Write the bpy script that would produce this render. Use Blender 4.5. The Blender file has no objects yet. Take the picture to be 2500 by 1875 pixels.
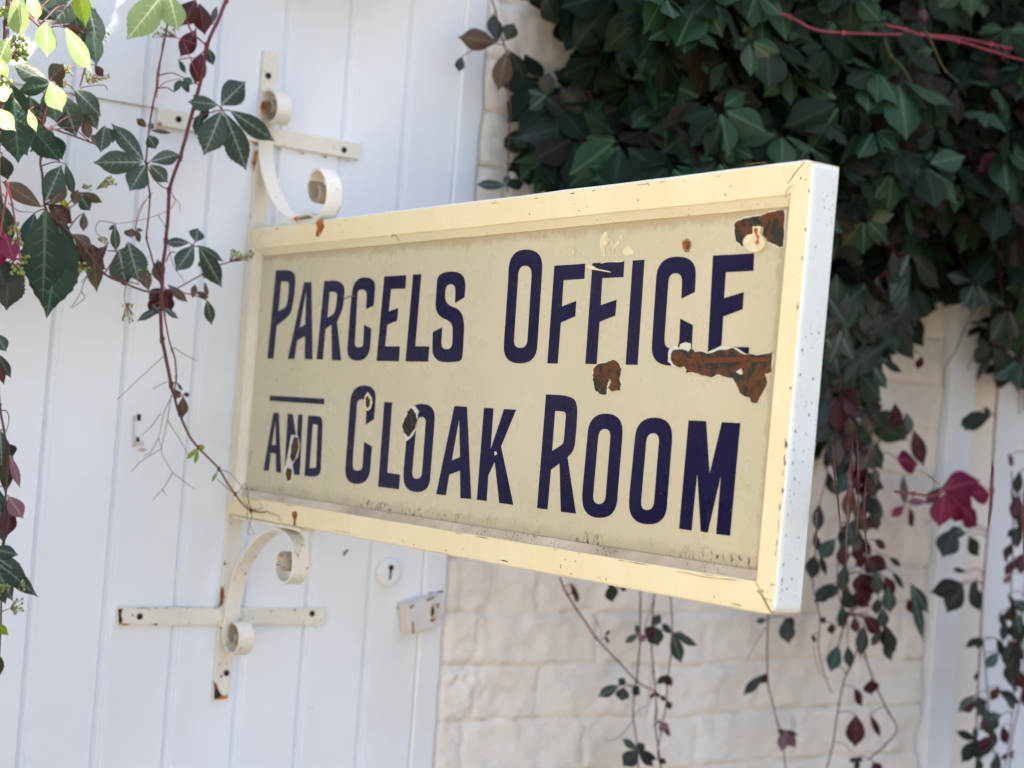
import bpy, bmesh, math, random
from mathutils import Vector, noise, geometry
random.seed(7)
S = bpy.context.scene
COL = S.collection
PI = math.pi
# ------------------------------------------------------------------ camera
CAM = Vector((-1.10541, -2.34507, 1.58925))
CR = Vector((0.82217363, -0.56443154, 0.07380757))
CU = Vector((-0.07653243, 0.01887734, 0.99688838))
CF = Vector((0.56406853, 0.82526401, 0.02767687))
FPX = 4244.02
cd = bpy.data.cameras.new('camera'); cam = bpy.data.objects.new('camera', cd); COL.objects.link(cam)
from mathutils import Matrix
cam.matrix_world = Matrix(((CR.x, CU.x, -CF.x, CAM.x), (CR.y, CU.y, -CF.y, CAM.y), (CR.z, CU.z, -CF.z, CAM.z), (0, 0, 0, 1)))
cd.sensor_width = 36; cd.lens = 36 * FPX / 2500
cd.clip_start = .05; cd.clip_end = 500
cd.dof.use_dof = True; cd.dof.focus_distance = 1.9; cd.dof.aperture_fstop = 5.0; cd.dof.aperture_blades = 0
S.camera = cam
# ------------------------------------------------------------------ light
SUN = Vector((.56, -.28, .78)).normalized()
EL = math.asin(SUN.z); AZ = math.atan2(SUN.x, SUN.y)
w = bpy.data.worlds.new("World"); S.world = w; w.use_nodes = True
nt = w.node_tree
bg = nt.nodes['Background']; sky = nt.nodes.new('ShaderNodeTexSky'); sky.sky_type = 'NISHITA'
sky.sun_disc = False; sky.sun_elevation = EL; sky.sun_rotation = AZ; sky.air_density = 1.0; sky.dust_density = 2.0; sky.ozone_density = .6
nt.links.new(sky.outputs[0], bg.inputs[0]); bg.inputs[1].default_value = .12
sl = bpy.data.lights.new('sun', 'SUN'); so = bpy.data.objects.new('sun', sl); COL.objects.link(so)
sl.energy = 5.0; sl.angle = math.radians(.5); sl.color = (1, .90, .74)
so.rotation_euler = SUN.to_track_quat('Z', 'Y').to_euler(); so.location = (3, -2, 6)
S.view_settings.view_transform = 'Standard'; S.view_settings.look = 'None'; S.view_settings.exposure = 2.07; S.view_settings.gamma = 1
S.cycles.max_bounces = 10; S.cycles.diffuse_bounces = 5; S.cycles.use_denoising = True

# ------------------------------------------------------------------ helpers
def un(px, py, ax, val):
    """the point of the plane (axis ax = val) that a feature of the photograph was measured at"""
    d = CF + CR * ((px - 1250) / FPX) - CU * ((py - 937.5) / FPX)
    return CAM + d * ((val - CAM[ax]) / d[ax])
def tag(o, label=None, cat=None, group=None, kind=None):
    if label: o['label'] = label
    if cat: o['category'] = cat
    if group: o['group'] = group
    if kind: o['kind'] = kind
    return o
def empty(name, loc, label, cat, group=None):
    o = bpy.data.objects.new(name, None); COL.objects.link(o); o.location = loc; o.empty_display_size = .05
    bpy.context.view_layer.update()
    return tag(o, label, cat, group)
def mesh(name, verts, faces, mats, parent=None, smooth=False, fm=None, uvs=None, label=None):
    me = bpy.data.meshes.new(name)
    off = Vector((0, 0, 0))
    if parent is not None:
        q = parent
        while q is not None: off += q.location; q = q.parent
    me.from_pydata([tuple(Vector(v) - off) for v in verts], [], faces)
    for m in (mats if isinstance(mats, (list, tuple)) else [mats]): me.materials.append(m)
    if fm: me.polygons.foreach_set('material_index', fm)
    if smooth: me.polygons.foreach_set('use_smooth', [True] * len(faces))
    if uvs:
        ul = me.uv_layers.new(name='UVMap')
        fl = []
        for p in me.polygons:
            for vi in p.vertices: fl.extend(uvs[vi])
        ul.data.foreach_set('uv', fl)
    me.update()
    o = bpy.data.objects.new(name, me); COL.objects.link(o)
    if parent is not None: o.parent = parent
    if label: o['label'] = label
    return o
class MB:
    def __init__(s): s.v = []; s.f = []; s.uv = []; s.m = []
    def add(s, v, f, uv=None, m=0):
        n = len(s.v); s.v.extend(v); s.f.extend([tuple(i + n for i in q) for q in f])
        s.uv.extend(uv if uv else [(0, 0)] * len(v)); s.m.extend([m] * len(f))
    def box(s, x0, x1, y0, y1, z0, z1, b=0.0, m=0):
        bm = bmesh.new(); bmesh.ops.create_cube(bm, size=1)
        for v in bm.verts: v.co = Vector(((x0 + x1) / 2 + v.co.x * (x1 - x0), (y0 + y1) / 2 + v.co.y * (y1 - y0), (z0 + z1) / 2 + v.co.z * (z1 - z0)))
        if b: bmesh.ops.bevel(bm, geom=list(bm.edges), offset=b, segments=2, affect='EDGES', profile=.6)
        bm.verts.index_update()
        s.add([v.co.copy() for v in bm.verts], [tuple(v.index for v in f.verts) for f in bm.faces], m=m); bm.free()
    def tube(s, pts, r0, r1=None, n=7, knots=0):
        r1 = r0 if r1 is None else r1
        L = len(pts); V = []; F = []
        up = Vector((0.13, -.9, .2)).normalized(); pt = None
        for i, p in enumerate(pts):
            t = (pts[min(i + 1, L - 1)] - pts[max(i - 1, 0)]).normalized()
            a = t.cross(up)
            if a.length < .05: a = t.cross(Vector((1, 0, 0)))
            a.normalize(); b = t.cross(a)
            r = r0 + (r1 - r0) * i / max(1, L - 1)
            if knots and i % knots == 0: r *= 1.5
            for k in range(n):
                g = 2 * PI * k / n; V.append(p + (a * math.cos(g) + b * math.sin(g)) * r)
        for i in range(L - 1):
            for k in range(n): F.append((i * n + k, i * n + (k + 1) % n, (i + 1) * n + (k + 1) % n, (i + 1) * n + k))
        F.append(tuple(range(n))); F.append(tuple((L - 1) * n + k for k in reversed(range(n))))
        s.add(V, F)
    def build(s, name, mats, parent=None, smooth=False, label=None):
        return mesh(name, s.v, s.f, mats, parent, smooth, s.m, s.uv, label)
def cat_rom(P, n=6):
    P = [Vector(p) for p in P]
    if len(P) < 3: return [P[0].lerp(P[1], k / n) for k in range(n + 1)]
    Q = [P[0] * 2 - P[1]] + P + [P[-1] * 2 - P[-2]]; out = []
    for i in range(1, len(Q) - 2):
        a, b, c, d = Q[i - 1:i + 3]
        for k in range(n):
            t = k / n
            out.append(.5 * ((2 * b) + (c - a) * t + (2 * a - 5 * b + 4 * c - d) * t * t + (3 * b - a - 3 * c + d) * t ** 3))
    out.append(P[-1].copy()); return out

# ------------------------------------------------------------------ materials
class NM:
    def __init__(s, name, rough=.5, spec=.5):
        s.m = bpy.data.materials.new(name); s.m.use_nodes = True; s.t = s.m.node_tree; s.n = s.t.nodes
        s.b = s.n['Principled BSDF']; s.b.inputs['Roughness'].default_value = rough; s.b.inputs['Specular IOR Level'].default_value = spec
        s.tc = s.n.new('ShaderNodeTexCoord'); s.out = s.n['Material Output']
        g = s.n.new('ShaderNodeNewGeometry'); s.pos = g.outputs['Position']
    def L(s, a, b): s.t.links.new(a, b)
    def noise(s, scale, detail=4, rough=.55, vec=None, stretch=None, dist=0):
        v = vec or s.pos
        if stretch:
            mp = s.n.new('ShaderNodeMapping'); mp.inputs['Scale'].default_value = stretch; s.L(v, mp.inputs[0]); v = mp.outputs[0]
        t = s.n.new('ShaderNodeTexNoise'); t.inputs['Scale'].default_value = scale; t.inputs['Detail'].default_value = detail; t.inputs['Roughness'].default_value = rough
        t.inputs['Distortion'].default_value = dist; s.L(v, t.inputs['Vector']); return t.outputs[0]
    def ramp(s, x, a, b, lo=0.0, hi=1.0, smooth=False):
        r = s.n.new('ShaderNodeMapRange'); r.inputs[1].default_value = a; r.inputs[2].default_value = b; r.inputs[3].default_value = lo; r.inputs[4].default_value = hi
        if smooth: r.interpolation_type = 'SMOOTHSTEP'
        s.L(x, r.inputs[0]); return r.outputs[0]
    def math(s, op, a, b=0.0, c=None):
        r = s.n.new('ShaderNodeMath'); r.operation = op
        for i, q in enumerate((a, b) if c is None else (a, b, c)):
            if isinstance(q, (int, float)): r.inputs[i].default_value = q
            else: s.L(q, r.inputs[i])
        return r.outputs[0]
    def mix(s, f, a, b):
        r = s.n.new('ShaderNodeMix'); r.data_type = 'RGBA'
        for i, q in ((0, f), (6, a), (7, b)):
            if isinstance(q, (int, float)): r.inputs[i].default_value = q
            elif isinstance(q, tuple): r.inputs[i].default_value = (*q, 1)
            else: s.L(q, r.inputs[i])
        return r.outputs[2]
    def col(s, c):
        if isinstance(c, tuple): s.b.inputs['Base Color'].default_value = (*c, 1)
        else: s.L(c, s.b.inputs['Base Color'])
    def bump(s, h, strength=.3, dist=.001):
        b = s.n.new('ShaderNodeBump'); b.inputs['Strength'].default_value = strength; b.inputs['Distance'].default_value = dist
        s.L(h, b.inputs['Height']); s.L(b.outputs[0], s.b.inputs['Normal'])
    def sep(s, v):
        q = s.n.new('ShaderNodeSeparateXYZ'); s.L(v, q.inputs[0]); return q.outputs

def m_paint(name, c, c2, dirt=(.18, .13, .08), speck=.70, rust=None, rough=.45):
    m = NM(name, rough)
    a = m.noise(9, 5); base = m.mix(m.ramp(a, .35, .7), c, c2)
    st = m.noise(35, 4, .6, stretch=(1, 1, .3)); base = m.mix(m.ramp(st, .55, .8, 0, .35), base, tuple(x * .82 for x in c))
    sp = m.math('MULTIPLY', m.ramp(m.noise(420, 2), speck, speck + .03), m.ramp(m.noise(26, 3), .47, .6))
    base = m.mix(sp, base, dirt)
    if rust:
        rr = m.math('MULTIPLY', m.ramp(m.noise(130, 5, .7), rust, rust + .05), m.ramp(m.noise(22, 2), .45, .56))
        base = m.mix(rr, base, (.30, .10, .025))
    m.col(base)
    h = m.math('ADD', m.math('MULTIPLY', m.noise(60, 5), 1.0), m.math('MULTIPLY', sp, -.6)); m.bump(h, .25, .002)
    return m.m
CREAM = m_paint('cream paint', (.80, .69, .42), (.84, .75, .50), speck=.69)
BEAD = m_paint('pale cream paint', (.70, .66, .46), (.76, .72, .52), speck=.68)
SKYWHITE = m_paint('sky whitened paint', (.68, .745, .74), (.73, .785, .78), dirt=(.12, .11, .10), speck=.665)  # cream frame edges whitened in colour, carrying the bluish sky light
IRON = m_paint('cream painted iron', (.74, .71, .60), (.79, .77, .69), rust=.60, speck=.72, rough=.5)
SILL = m_paint('chalky stained paint', (.70, .58, .43), (.44, .33, .22), speck=.58)

def m_door():
    m = NM('white door paint', .42)
    a = m.noise(3.2, 4); base = m.mix(m.ramp(a, .35, .7), (.80, .845, .88), (.75, .79, .84))
    st = m.noise(5, 5, .6, stretch=(4, 1, .35)); base = m.mix(m.ramp(st, .55, .8, 0, .25), base, (.72, .70, .68))
    base = m.mix(m.ramp(m.noise(2.2, 5, .6, dist=.8), .52, .72, 0, .45), base, (.70, .67, .60)); sp = m.math('MULTIPLY', m.ramp(m.noise(160, 3, .7), .70, .74), m.ramp(m.noise(9, 2), .50, .6)); base = m.mix(sp, base, (.45, .40, .35))
    sc = m.math('MULTIPLY', m.ramp(m.noise(60, 4, .6, stretch=(.25, 1, 2.2)), .70, .74), m.ramp(m.noise(5, 2), .50, .58)); base = m.mix(m.math('MULTIPLY', sc, .5), base, (.55, .52, .48))
    m.col(base); m.bump(m.noise(16, 5, .55, stretch=(2.5, 1, .3)), .22, .0025); return m.m
DOOR = m_door()
def m_brick():
    m = NM('cream limewashed brick', .75, .3)
    base = m.mix(m.ramp(m.noise(4, 5), .35, .7), (.82, .775, .70), (.74, .68, .59))
    base = m.mix(m.ramp(m.noise(28, 6, .65), .55, .75, 0, .5), base, (.80, .77, .72))
    base = m.mix(m.ramp(m.noise(10, 4, stretch=(2, 1, .4)), .62, .78, 0, .5), base, (.42, .34, .24))
    ju, _, _ = m.sep(m.n.new('ShaderNodeUVMap').outputs[0]); base = m.mix(m.ramp(m.math('MULTIPLY', ju, m.ramp(m.noise(40, 4), .3, .6, .4, 1)), .1, .9, 0, .55), base, (.36, .31, .25))
    m.col(base); m.bump(m.noise(90, 6, .65), .6, .004); return m.m
BRICK = m_brick()
def m_panel():
    m = NM('cream enamel', .25, .35)
    base = m.mix(m.ramp(m.noise(5, 4), .38, .62), (.53, .495, .335), (.58, .53, .375))
    base = m.mix(m.ramp(m.noise(11, 4), .45, .75, 0, .35), base, (.49, .49, .34)); base = m.mix(m.ramp(m.noise(7, 5, .6, dist=1), .5, .75, 0, .25), base, (.59, .48, .35))
    x, y, z = m.sep(m.pos)
    # grime that collects in the bottom and top rebate
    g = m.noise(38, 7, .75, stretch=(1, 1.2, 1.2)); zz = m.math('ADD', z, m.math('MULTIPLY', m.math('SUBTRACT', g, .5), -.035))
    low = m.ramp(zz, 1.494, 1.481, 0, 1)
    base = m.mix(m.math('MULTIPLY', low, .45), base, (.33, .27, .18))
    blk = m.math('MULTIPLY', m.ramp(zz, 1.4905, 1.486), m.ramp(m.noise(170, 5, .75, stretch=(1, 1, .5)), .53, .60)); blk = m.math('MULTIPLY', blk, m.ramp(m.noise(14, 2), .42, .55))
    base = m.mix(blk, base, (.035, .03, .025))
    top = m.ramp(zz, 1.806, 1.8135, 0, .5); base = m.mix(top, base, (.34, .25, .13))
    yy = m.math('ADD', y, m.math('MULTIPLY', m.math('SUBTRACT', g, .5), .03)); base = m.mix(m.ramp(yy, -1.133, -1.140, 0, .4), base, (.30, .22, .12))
    sp = m.ramp(m.noise(300, 2, .5), .735, .75); base = m.mix(m.math('MULTIPLY', sp, m.ramp(m.noise(15, 2), .48, .6)), base, (.16, .12, .07))
    m.col(base); r = m.ramp(m.noise(20, 4), .3, .7, .2, .42); m.L(r, m.b.inputs['Roughness'])
    m.bump(m.noise(18, 4), .12, .003); return m.m
ENAMEL = m_panel()
def m_navy():
    m = NM('navy enamel', .25, .12)
    base = m.mix(m.ramp(m.noise(8, 4), .4, .65), (.007, .006, .042), (.010, .009, .040))
    sc = m.math('MULTIPLY', m.ramp(m.noise(70, 6, .75, stretch=(1, 2.2, .7)), .60, .76, 0, .22), m.ramp(m.noise(9, 2), .48, .62))
    base = m.mix(sc, base, (.30, .25, .26))
    sp = m.math('MULTIPLY', m.ramp(m.noise(340, 2), .755, .77), 1.0); base = m.mix(sp, base, (.4, .36, .3))
    m.col(base); m.L(m.ramp(m.noise(25, 4), .3, .7, .16, .38), m.b.inputs['Roughness']); return m.m
NAVY = m_navy()
def m_chip(name, a, b, c, t=.5):
    m = NM(name, .85, .2)
    base = m.mix(m.ramp(m.noise(48, 8, .75, dist=.6), t - .02, t + .02), a, b)
    base = m.mix(m.ramp(m.noise(260, 6, .8), .57, .64, 0, .85), base, c)
    m.col(base); m.bump(m.noise(160, 6, .7), .8, .002); return m.m
RUSTY = m_chip('bare rusted steel', (.030, .034, .026), (.12, .048, .020), (.10, .085, .055), .50)
DARKCHIP = m_chip('black chipped enamel', (.022, .024, .022), (.05, .045, .035), (.14, .13, .11), .55)
ORANGE = m_chip('orange rust', (.50, .17, .035), (.22, .06, .015), (.62, .38, .14), .5)
HALO = m_chip('white undercoat enamel', (.62, .62, .55), (.70, .68, .58), (.50, .50, .45), .5)
SMEAR = m_chip('cream paint smear', (.72, .62, .42), (.80, .70, .48), (.66, .56, .36), .5)
BLACK = NM('black gap', .9, .1); BLACK.col((.012, .011, .010)); BLACK = BLACK.m
CRACK = NM('crack grime', .9, .1); CRACK.col((.22, .15, .08)); CRACK = CRACK.m

def m_leaf(name, c1, c2, vein, back=None, trans=.22, rough=.42, side=True, vw=.055, spec=.35):
    m = NM(name, rough, spec)
    uv = m.n.new('ShaderNodeUVMap').outputs[0]; u, v, _ = m.sep(uv); au = m.math('ABSOLUTE', u)
    base = m.mix(m.ramp(m.noise(9, 3), .35, .65), c1, c2)
    base = m.mix(m.ramp(m.noise(60, 5), .5, .75, 0, .35), base, tuple(x * .7 for x in c1))
    wdt = m.ramp(v, 0, 1, vw * 1.5, vw * .5)
    jit = m.math('MULTIPLY', m.math('SUBTRACT', m.noise(240, 2), .5), .05)
    mid = m.math('LESS_THAN', m.math('ADD', au, jit), wdt)
    if side:
        f = m.math('FRACT', m.math('SUBTRACT', m.math('MULTIPLY', v, 7.0), m.math('MULTIPLY', au, 1.5)))
        ln = m.math('LESS_THAN', f, m.ramp(au, 0, .5, .20, .0)); ln = m.math('MULTIPLY', ln, m.math('LESS_THAN', v, .93))
        vn = m.math('MAXIMUM', m.math('MULTIPLY', mid, .85), m.math('MULTIPLY', ln, .5))
    else: vn = m.math('MULTIPLY', mid, .6)
    colr = m.mix(vn, base, vein)
    gm = m.n.new('ShaderNodeNewGeometry')
    if back: colr = m.mix(m.math('MULTIPLY', gm.outputs['Backfacing'], .8), colr, back)
    m.col(colr); m.bump(m.math('SUBTRACT', m.noise(50, 3), m.math('MULTIPLY', vn, .6)), .4, .002)
    if trans:
        tr = m.n.new('ShaderNodeBsdfTranslucent'); mx = m.n.new('ShaderNodeMixShader'); mx.inputs[0].default_value = trans
        hs = m.n.new('ShaderNodeHueSaturation'); hs.inputs['Value'].default_value = 1.6; hs.inputs['Saturation'].default_value = 1.2; m.L(colr, hs.inputs['Color']); m.L(hs.outputs[0], tr.inputs[0])
        m.L(m.b.outputs[0], mx.inputs[1]); m.L(tr.outputs[0], mx.inputs[2]); m.L(mx.outputs[0], m.out.inputs[0])
    return m.m
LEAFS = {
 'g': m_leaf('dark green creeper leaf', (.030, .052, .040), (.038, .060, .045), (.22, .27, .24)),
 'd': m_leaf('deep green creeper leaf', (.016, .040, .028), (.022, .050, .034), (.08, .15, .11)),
 'p': m_leaf('sunlit tinted creeper leaf', (.22, .31, .13), (.28, .37, .17), (.60, .64, .42), trans=.4),  # sunlight put into the colour: leaves made pale to look sunlit
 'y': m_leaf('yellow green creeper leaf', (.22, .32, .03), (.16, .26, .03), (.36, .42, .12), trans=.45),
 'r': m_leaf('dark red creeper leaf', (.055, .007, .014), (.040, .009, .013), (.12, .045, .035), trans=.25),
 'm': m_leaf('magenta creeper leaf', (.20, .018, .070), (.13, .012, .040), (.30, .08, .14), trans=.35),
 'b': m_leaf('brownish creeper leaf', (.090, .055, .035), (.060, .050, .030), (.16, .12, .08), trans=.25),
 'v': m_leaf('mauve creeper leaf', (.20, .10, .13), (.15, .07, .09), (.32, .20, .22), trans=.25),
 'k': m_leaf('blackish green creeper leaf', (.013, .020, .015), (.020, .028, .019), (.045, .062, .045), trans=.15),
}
LK = list(LEAFS.keys())
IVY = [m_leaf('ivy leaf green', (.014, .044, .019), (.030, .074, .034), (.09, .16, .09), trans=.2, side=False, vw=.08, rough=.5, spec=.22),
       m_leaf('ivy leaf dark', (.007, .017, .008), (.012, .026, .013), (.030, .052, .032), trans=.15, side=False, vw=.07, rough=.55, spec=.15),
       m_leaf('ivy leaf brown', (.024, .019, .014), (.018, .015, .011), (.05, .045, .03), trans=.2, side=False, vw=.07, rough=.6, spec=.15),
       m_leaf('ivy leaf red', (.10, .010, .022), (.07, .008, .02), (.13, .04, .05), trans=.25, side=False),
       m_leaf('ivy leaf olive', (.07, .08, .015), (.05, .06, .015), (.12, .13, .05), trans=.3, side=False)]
def m_stem(name, a, b):
    m = NM(name, .5, .4); m.col(m.mix(m.ramp(m.noise(40, 4), .4, .62), a, b)); m.bump(m.noise(200, 4), .4, .001); return m.m
STEMR = m_stem('crimson vine stem', (.135, .022, .032), (.08, .017, .023))
STEMB = m_stem('woody vine stem', (.060, .028, .024), (.10, .045, .032))
STEMP = m_stem('pink vine stem', (.36, .06, .10), (.24, .045, .07))
OLIVE = m_stem('dull olive stalk', (.085, .085, .03), (.06, .05, .025))
TEND = m_stem('tendril', (.20, .10, .075), (.13, .07, .05))
BUD = m_stem('yellow green buds', (.24, .32, .06), (.16, .24, .07))
def m_ground():
    m = NM('sandy paving', .9, .2)
    base = m.mix(m.ramp(m.noise(1.2, 6), .35, .65), (.48, .38, .25), (.38, .30, .20)); base = m.mix(m.ramp(m.noise(25, 5), .45, .7, 0, .5), base, (.26, .21, .15))
    m.col(base); m.bump(m.noise(40, 6), .6, .01); return m.m
GROUND = m_ground()

# ------------------------------------------------------------------ setting: ground
g = mesh('ground', [(-60, -60, 0), (60, -60, 0), (60, 8, 0), (-60, 8, 0)], [(0, 1, 2, 3)], GROUND); tag(g, kind='structure')
# unseen brick wing, added to keep the sun off this wall
def m_render():
    m = NM('sun blocker brick', .85, .3); br = m.n.new('ShaderNodeTexBrick'); mp = m.n.new('ShaderNodeMapping'); mp.inputs['Rotation'].default_value = (0, PI / 2, 0)
    m.L(m.pos, mp.inputs[0]); m.L(mp.outputs[0], br.inputs[0]); br.inputs['Scale'].default_value = 4
    br.inputs['Color1'].default_value = (.32, .22, .15, 1); br.inputs['Color2'].default_value = (.28, .18, .12, 1); br.inputs['Mortar'].default_value = (.4, .36, .3, 1)
    m.L(br.outputs[0], m.b.inputs['Base Color']); return m.m
b = MB(); b.box(2.8, 5.5, -9, .3, 0, 6.21); b.box(2.74, 5.56, -9.06, .36, 6.21, 6.27)
tag(b.build('sun_blocker_wing', m_render()), 'unseen brick wing added beyond the ivy to keep the sun off the wall', 'building')

# ------------------------------------------------------------------ door
DR = .352
door = empty('plank_door', (-.1, 0, 0), 'white painted plank door with vertical grooves behind the hanging sign', 'door')
def boards(x0, edges, x1, z0, z1, y0=0.0, groove=.0035, depth=.0065, seg=26, seed=0):
    """front surface of tongue and groove boards with a V and a bead at each joint"""
    xs = []
    E_ = [x0] + edges + [x1]
    for i in range(len(E_) - 1):
        a, b_ = E_[i], E_[i + 1]; tl = (noise.noise(Vector((a * 31, seed, 0)))) * .0018
        pr = [(a, depth if i else 0), (a + groove, 0), (a + groove + .006, -.0002), (a + groove + .0075, .0012), (a + groove + .009, 0)] if i else [(a, 0)]
        n = 5
        for x, d in pr: xs.append((x, y0 + d + tl))
        for k in range(1, n): xs.append((a + .014 + (b_ - groove - a - .014) * k / n, y0 + tl + .0006 * math.sin(PI * k / n)))
        xs.append((b_ - groove, y0 + tl))
    xs.append((x1, y0))
    V = []; F = []; N = len(xs)
    for j in range(seg + 1):
        z = z0 + (z1 - z0) * j / seg
        for x, y in xs: V.append((x + .0015 * noise.noise(Vector((x * 9, z * 3, 5 + seed))), y + .0012 * noise.noise(Vector((x * 4, z * 2.2, 1 + seed))), z))
    for j in range(seg):
        for i in range(N - 1): F.append((j * N + i, j * N + i + 1, (j + 1) * N + i + 1, (j + 1) * N + i))
    # back and right return so that the slab is solid
    n0 = len(V); V += [(x0, y0 + .04, z0), (x1, y0 + .04, z0), (x1, y0 + .04, z1), (x0, y0 + .04, z1)]
    F += [(n0 + 1, n0, n0 + 3, n0 + 2), (N - 1, n0 + 1, n0 + 2, seg * N + N - 1), (0, seg * N, n0 + 3, n0)]
    return V, F
V, F = boards(-1.20, [-1.12, -1.015, -.91, -.805, -.70, -.595, -.49, -.384, -.277, -.170, -.063, .044, .150, .256], DR, .05, 2.62)
mesh('door_planks', V, F, DOOR, door)
# meeting strip at the right edge of the door
mb = MB()
for k in range(30):
    z0 = .05 + k * (2.57 / 30); z1 = z0 + 2.57 / 30
o = mb
V = []; F = []; n = 60; prof = [(DR + .001, .02), (DR + .001, -.003), (DR + .004, -.006), (.392, -.006), (.398, -.002), (.399, .03)]
for j in range(n + 1):
    z = .05 + 2.57 * j / n
    for q, (x, y) in enumerate(prof): V.append((x + (.0045 * noise.noise(Vector((z * 14, 3, 1))) + .003 * noise.noise(Vector((z * 45, 1, 2))) if q > 2 else 0), y, z))
for j in range(n):
    for i in range(5): F.append((j * 6 + i, j * 6 + i + 1, (j + 1) * 6 + i + 1, (j + 1) * 6 + i))
mesh('edge_strip', V, F, DOOR, door)
# plain upper ledge line of the door
a = un(60, 170, 1, 0); c = un(480, 228, 1, 0)
mb = MB(); mb.box(-1.19, .02, -.0022, .002, 2.0123, 2.0140); mb.build('rail_joint', m_chip('grey joint', (.42, .37, .31), (.50, .45, .4), (.3, .25, .2)), door)

def disc(mb, c, r, y0, y1, n=28, sx=1.0, round_=True):
    V = []; F = []
    prof = [(1, y0), (1, y1 + (y0 - y1) * .45), (.93, y1 + (y0 - y1) * .15), (.80, y1)] if round_ else [(1, y0), (1, y1)]
    for rr, y in prof:
        for k in range(n): V.append((c[0] + r * rr * sx * math.cos(2 * PI * k / n), y, c[2] + r * rr * math.sin(2 * PI * k / n)))
    for i in range(len(prof) - 1):
        for k in range(n): F.append((i * n + k, i * n + (k + 1) % n, (i + 1) * n + (k + 1) % n, (i + 1) * n + k))
    F.append(tuple((len(prof) - 1) * n + k for k in range(n)))
    mb.add(V, F)
kc = un(951, 1398, 1, -.006)
mb = MB(); disc(mb, kc, .0225, .002, -.009); esc = mb.build('keyhole_cover', DOOR, door, smooth=False)
kh = un(955, 1386, 1, -.009)
mb = MB(); disc(mb, kh, .0045, -.008, -.0095, 14, round_=False)
mb.add([(kh.x - .0022, -.0094, kh.z), (kh.x + .0022, -.0094, kh.z), (kh.x + .0005, -.0094, kh.z - .019), (kh.x - .0025, -.0094, kh.z - .018)], [(0, 1, 2, 3)])
mb.build('keyhole', BLACK, esc)
# rim lock staple block, set askew
latch = MB(); bm = bmesh.new(); bmesh.ops.create_cube(bm, size=1)
lp = [un(997, 1478, 1, -.034), un(1078, 1447, 1, -.022), un(1082, 1526, 1, -.022), un(1004, 1549, 1, -.034)]
bm.free()
V = [Vector(q) for q in lp] + [Vector((q.x, -.0, q.z)) for q in lp]
bm = bmesh.new(); vs = [bm.verts.new(q) for q in V]
for f in ((0, 1, 2, 3), (0, 4, 5, 1), (1, 5, 6, 2), (2, 6, 7, 3), (3, 7, 4, 0), (7, 6, 5, 4)): bm.faces.new([vs[i] for i in f])
bmesh.ops.recalc_face_normals(bm, faces=bm.faces); bmesh.ops.bevel(bm, geom=list(bm.edges), offset=.0018, segments=2, affect='EDGES'); bm.verts.index_update()
latch.add([v.co.copy() for v in bm.verts], [tuple(v.index for v in f.verts) for f in bm.faces]); bm.free()
lt = latch.build('lock_staple', m_paint('worn white paint', (.74, .74, .74), (.66, .62, .56), speck=.64, rust=.66), door)
mb = MB(); c = un(1058, 1493, 1, -.026); disc(mb, c, .0125, -.02, -.0275, 18, .7); mb.build('staple_ring', m_paint('rust stained paint', (.66, .62, .52), (.52, .36, .18), speck=.6, rust=.50), lt)
mb = MB(); c = un(1056, 1493, 1, -.0275); disc(mb, c, .0085, -.026, -.0280, 14, .32, False); mb.build('staple_slot', BLACK, lt)

# thin jagged patches (stains, chips, marks) that lie on a surface
def patch(name, px, ax, val, mat, parent, lift=.0004, jag=0.0, sub=3, org=None, thick=.0006, label=None, sc=.3165, smooth=True):
    if org: px = [(org[0] + x * sc, org[1] + y * sc) for x, y in px]
    P = []
    L = len(px)
    for i in range(L):
        a = Vector(px[i]); b_ = Vector(px[(i + 1) % L])
        for k in range(sub):
            q = a.lerp(b_, k / sub)
            if jag: q += Vector((random.uniform(-jag, jag), random.uniform(-jag, jag)))
            P.append(q)
    W = [un(q.x, q.y, ax, val) for q in P]
    return slab(name, [W], ax, lift, mat, parent, thick, label)
def slab(name, loops, ax, lift, mat, parent, thick=.0006, label=None):
    """a thin plate with the given outline (and holes); front face 'lift' proud of the surface"""
    D = Vector((0, 0, 0)); D[ax] = -1
    V = []; F = []
    tr = geometry.tessellate_polygon([[Vector(((p[1] if ax == 0 else p[0]), p[2], 0)) for p in lo] for lo in loops])
    flat = [p for lo in loops for p in lo]; n = len(flat)
    V = [Vector(p) + D * lift for p in flat] + [Vector(p) + D * (lift - thick) for p in flat]
    F = [tuple(t) for t in tr]
    # orientation: front faces towards -axis
    if F:
        nrm = Vector((0, 0, 0))
        for t in F: nrm += (V[t[1]] - V[t[0]]).cross(V[t[2]] - V[t[0]])
        if nrm.dot(D) < 0: F = [t[::-1] for t in F]
    s = 0
    for lo in loops:
        m_ = len(lo)
        for i in range(m_):
            a = s + i; b_ = s + (i + 1) % m_; F.append((a, b_, n + b_, n + a))
        s += m_
    return mesh(name, V, F, mat, parent, label=label)

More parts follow.
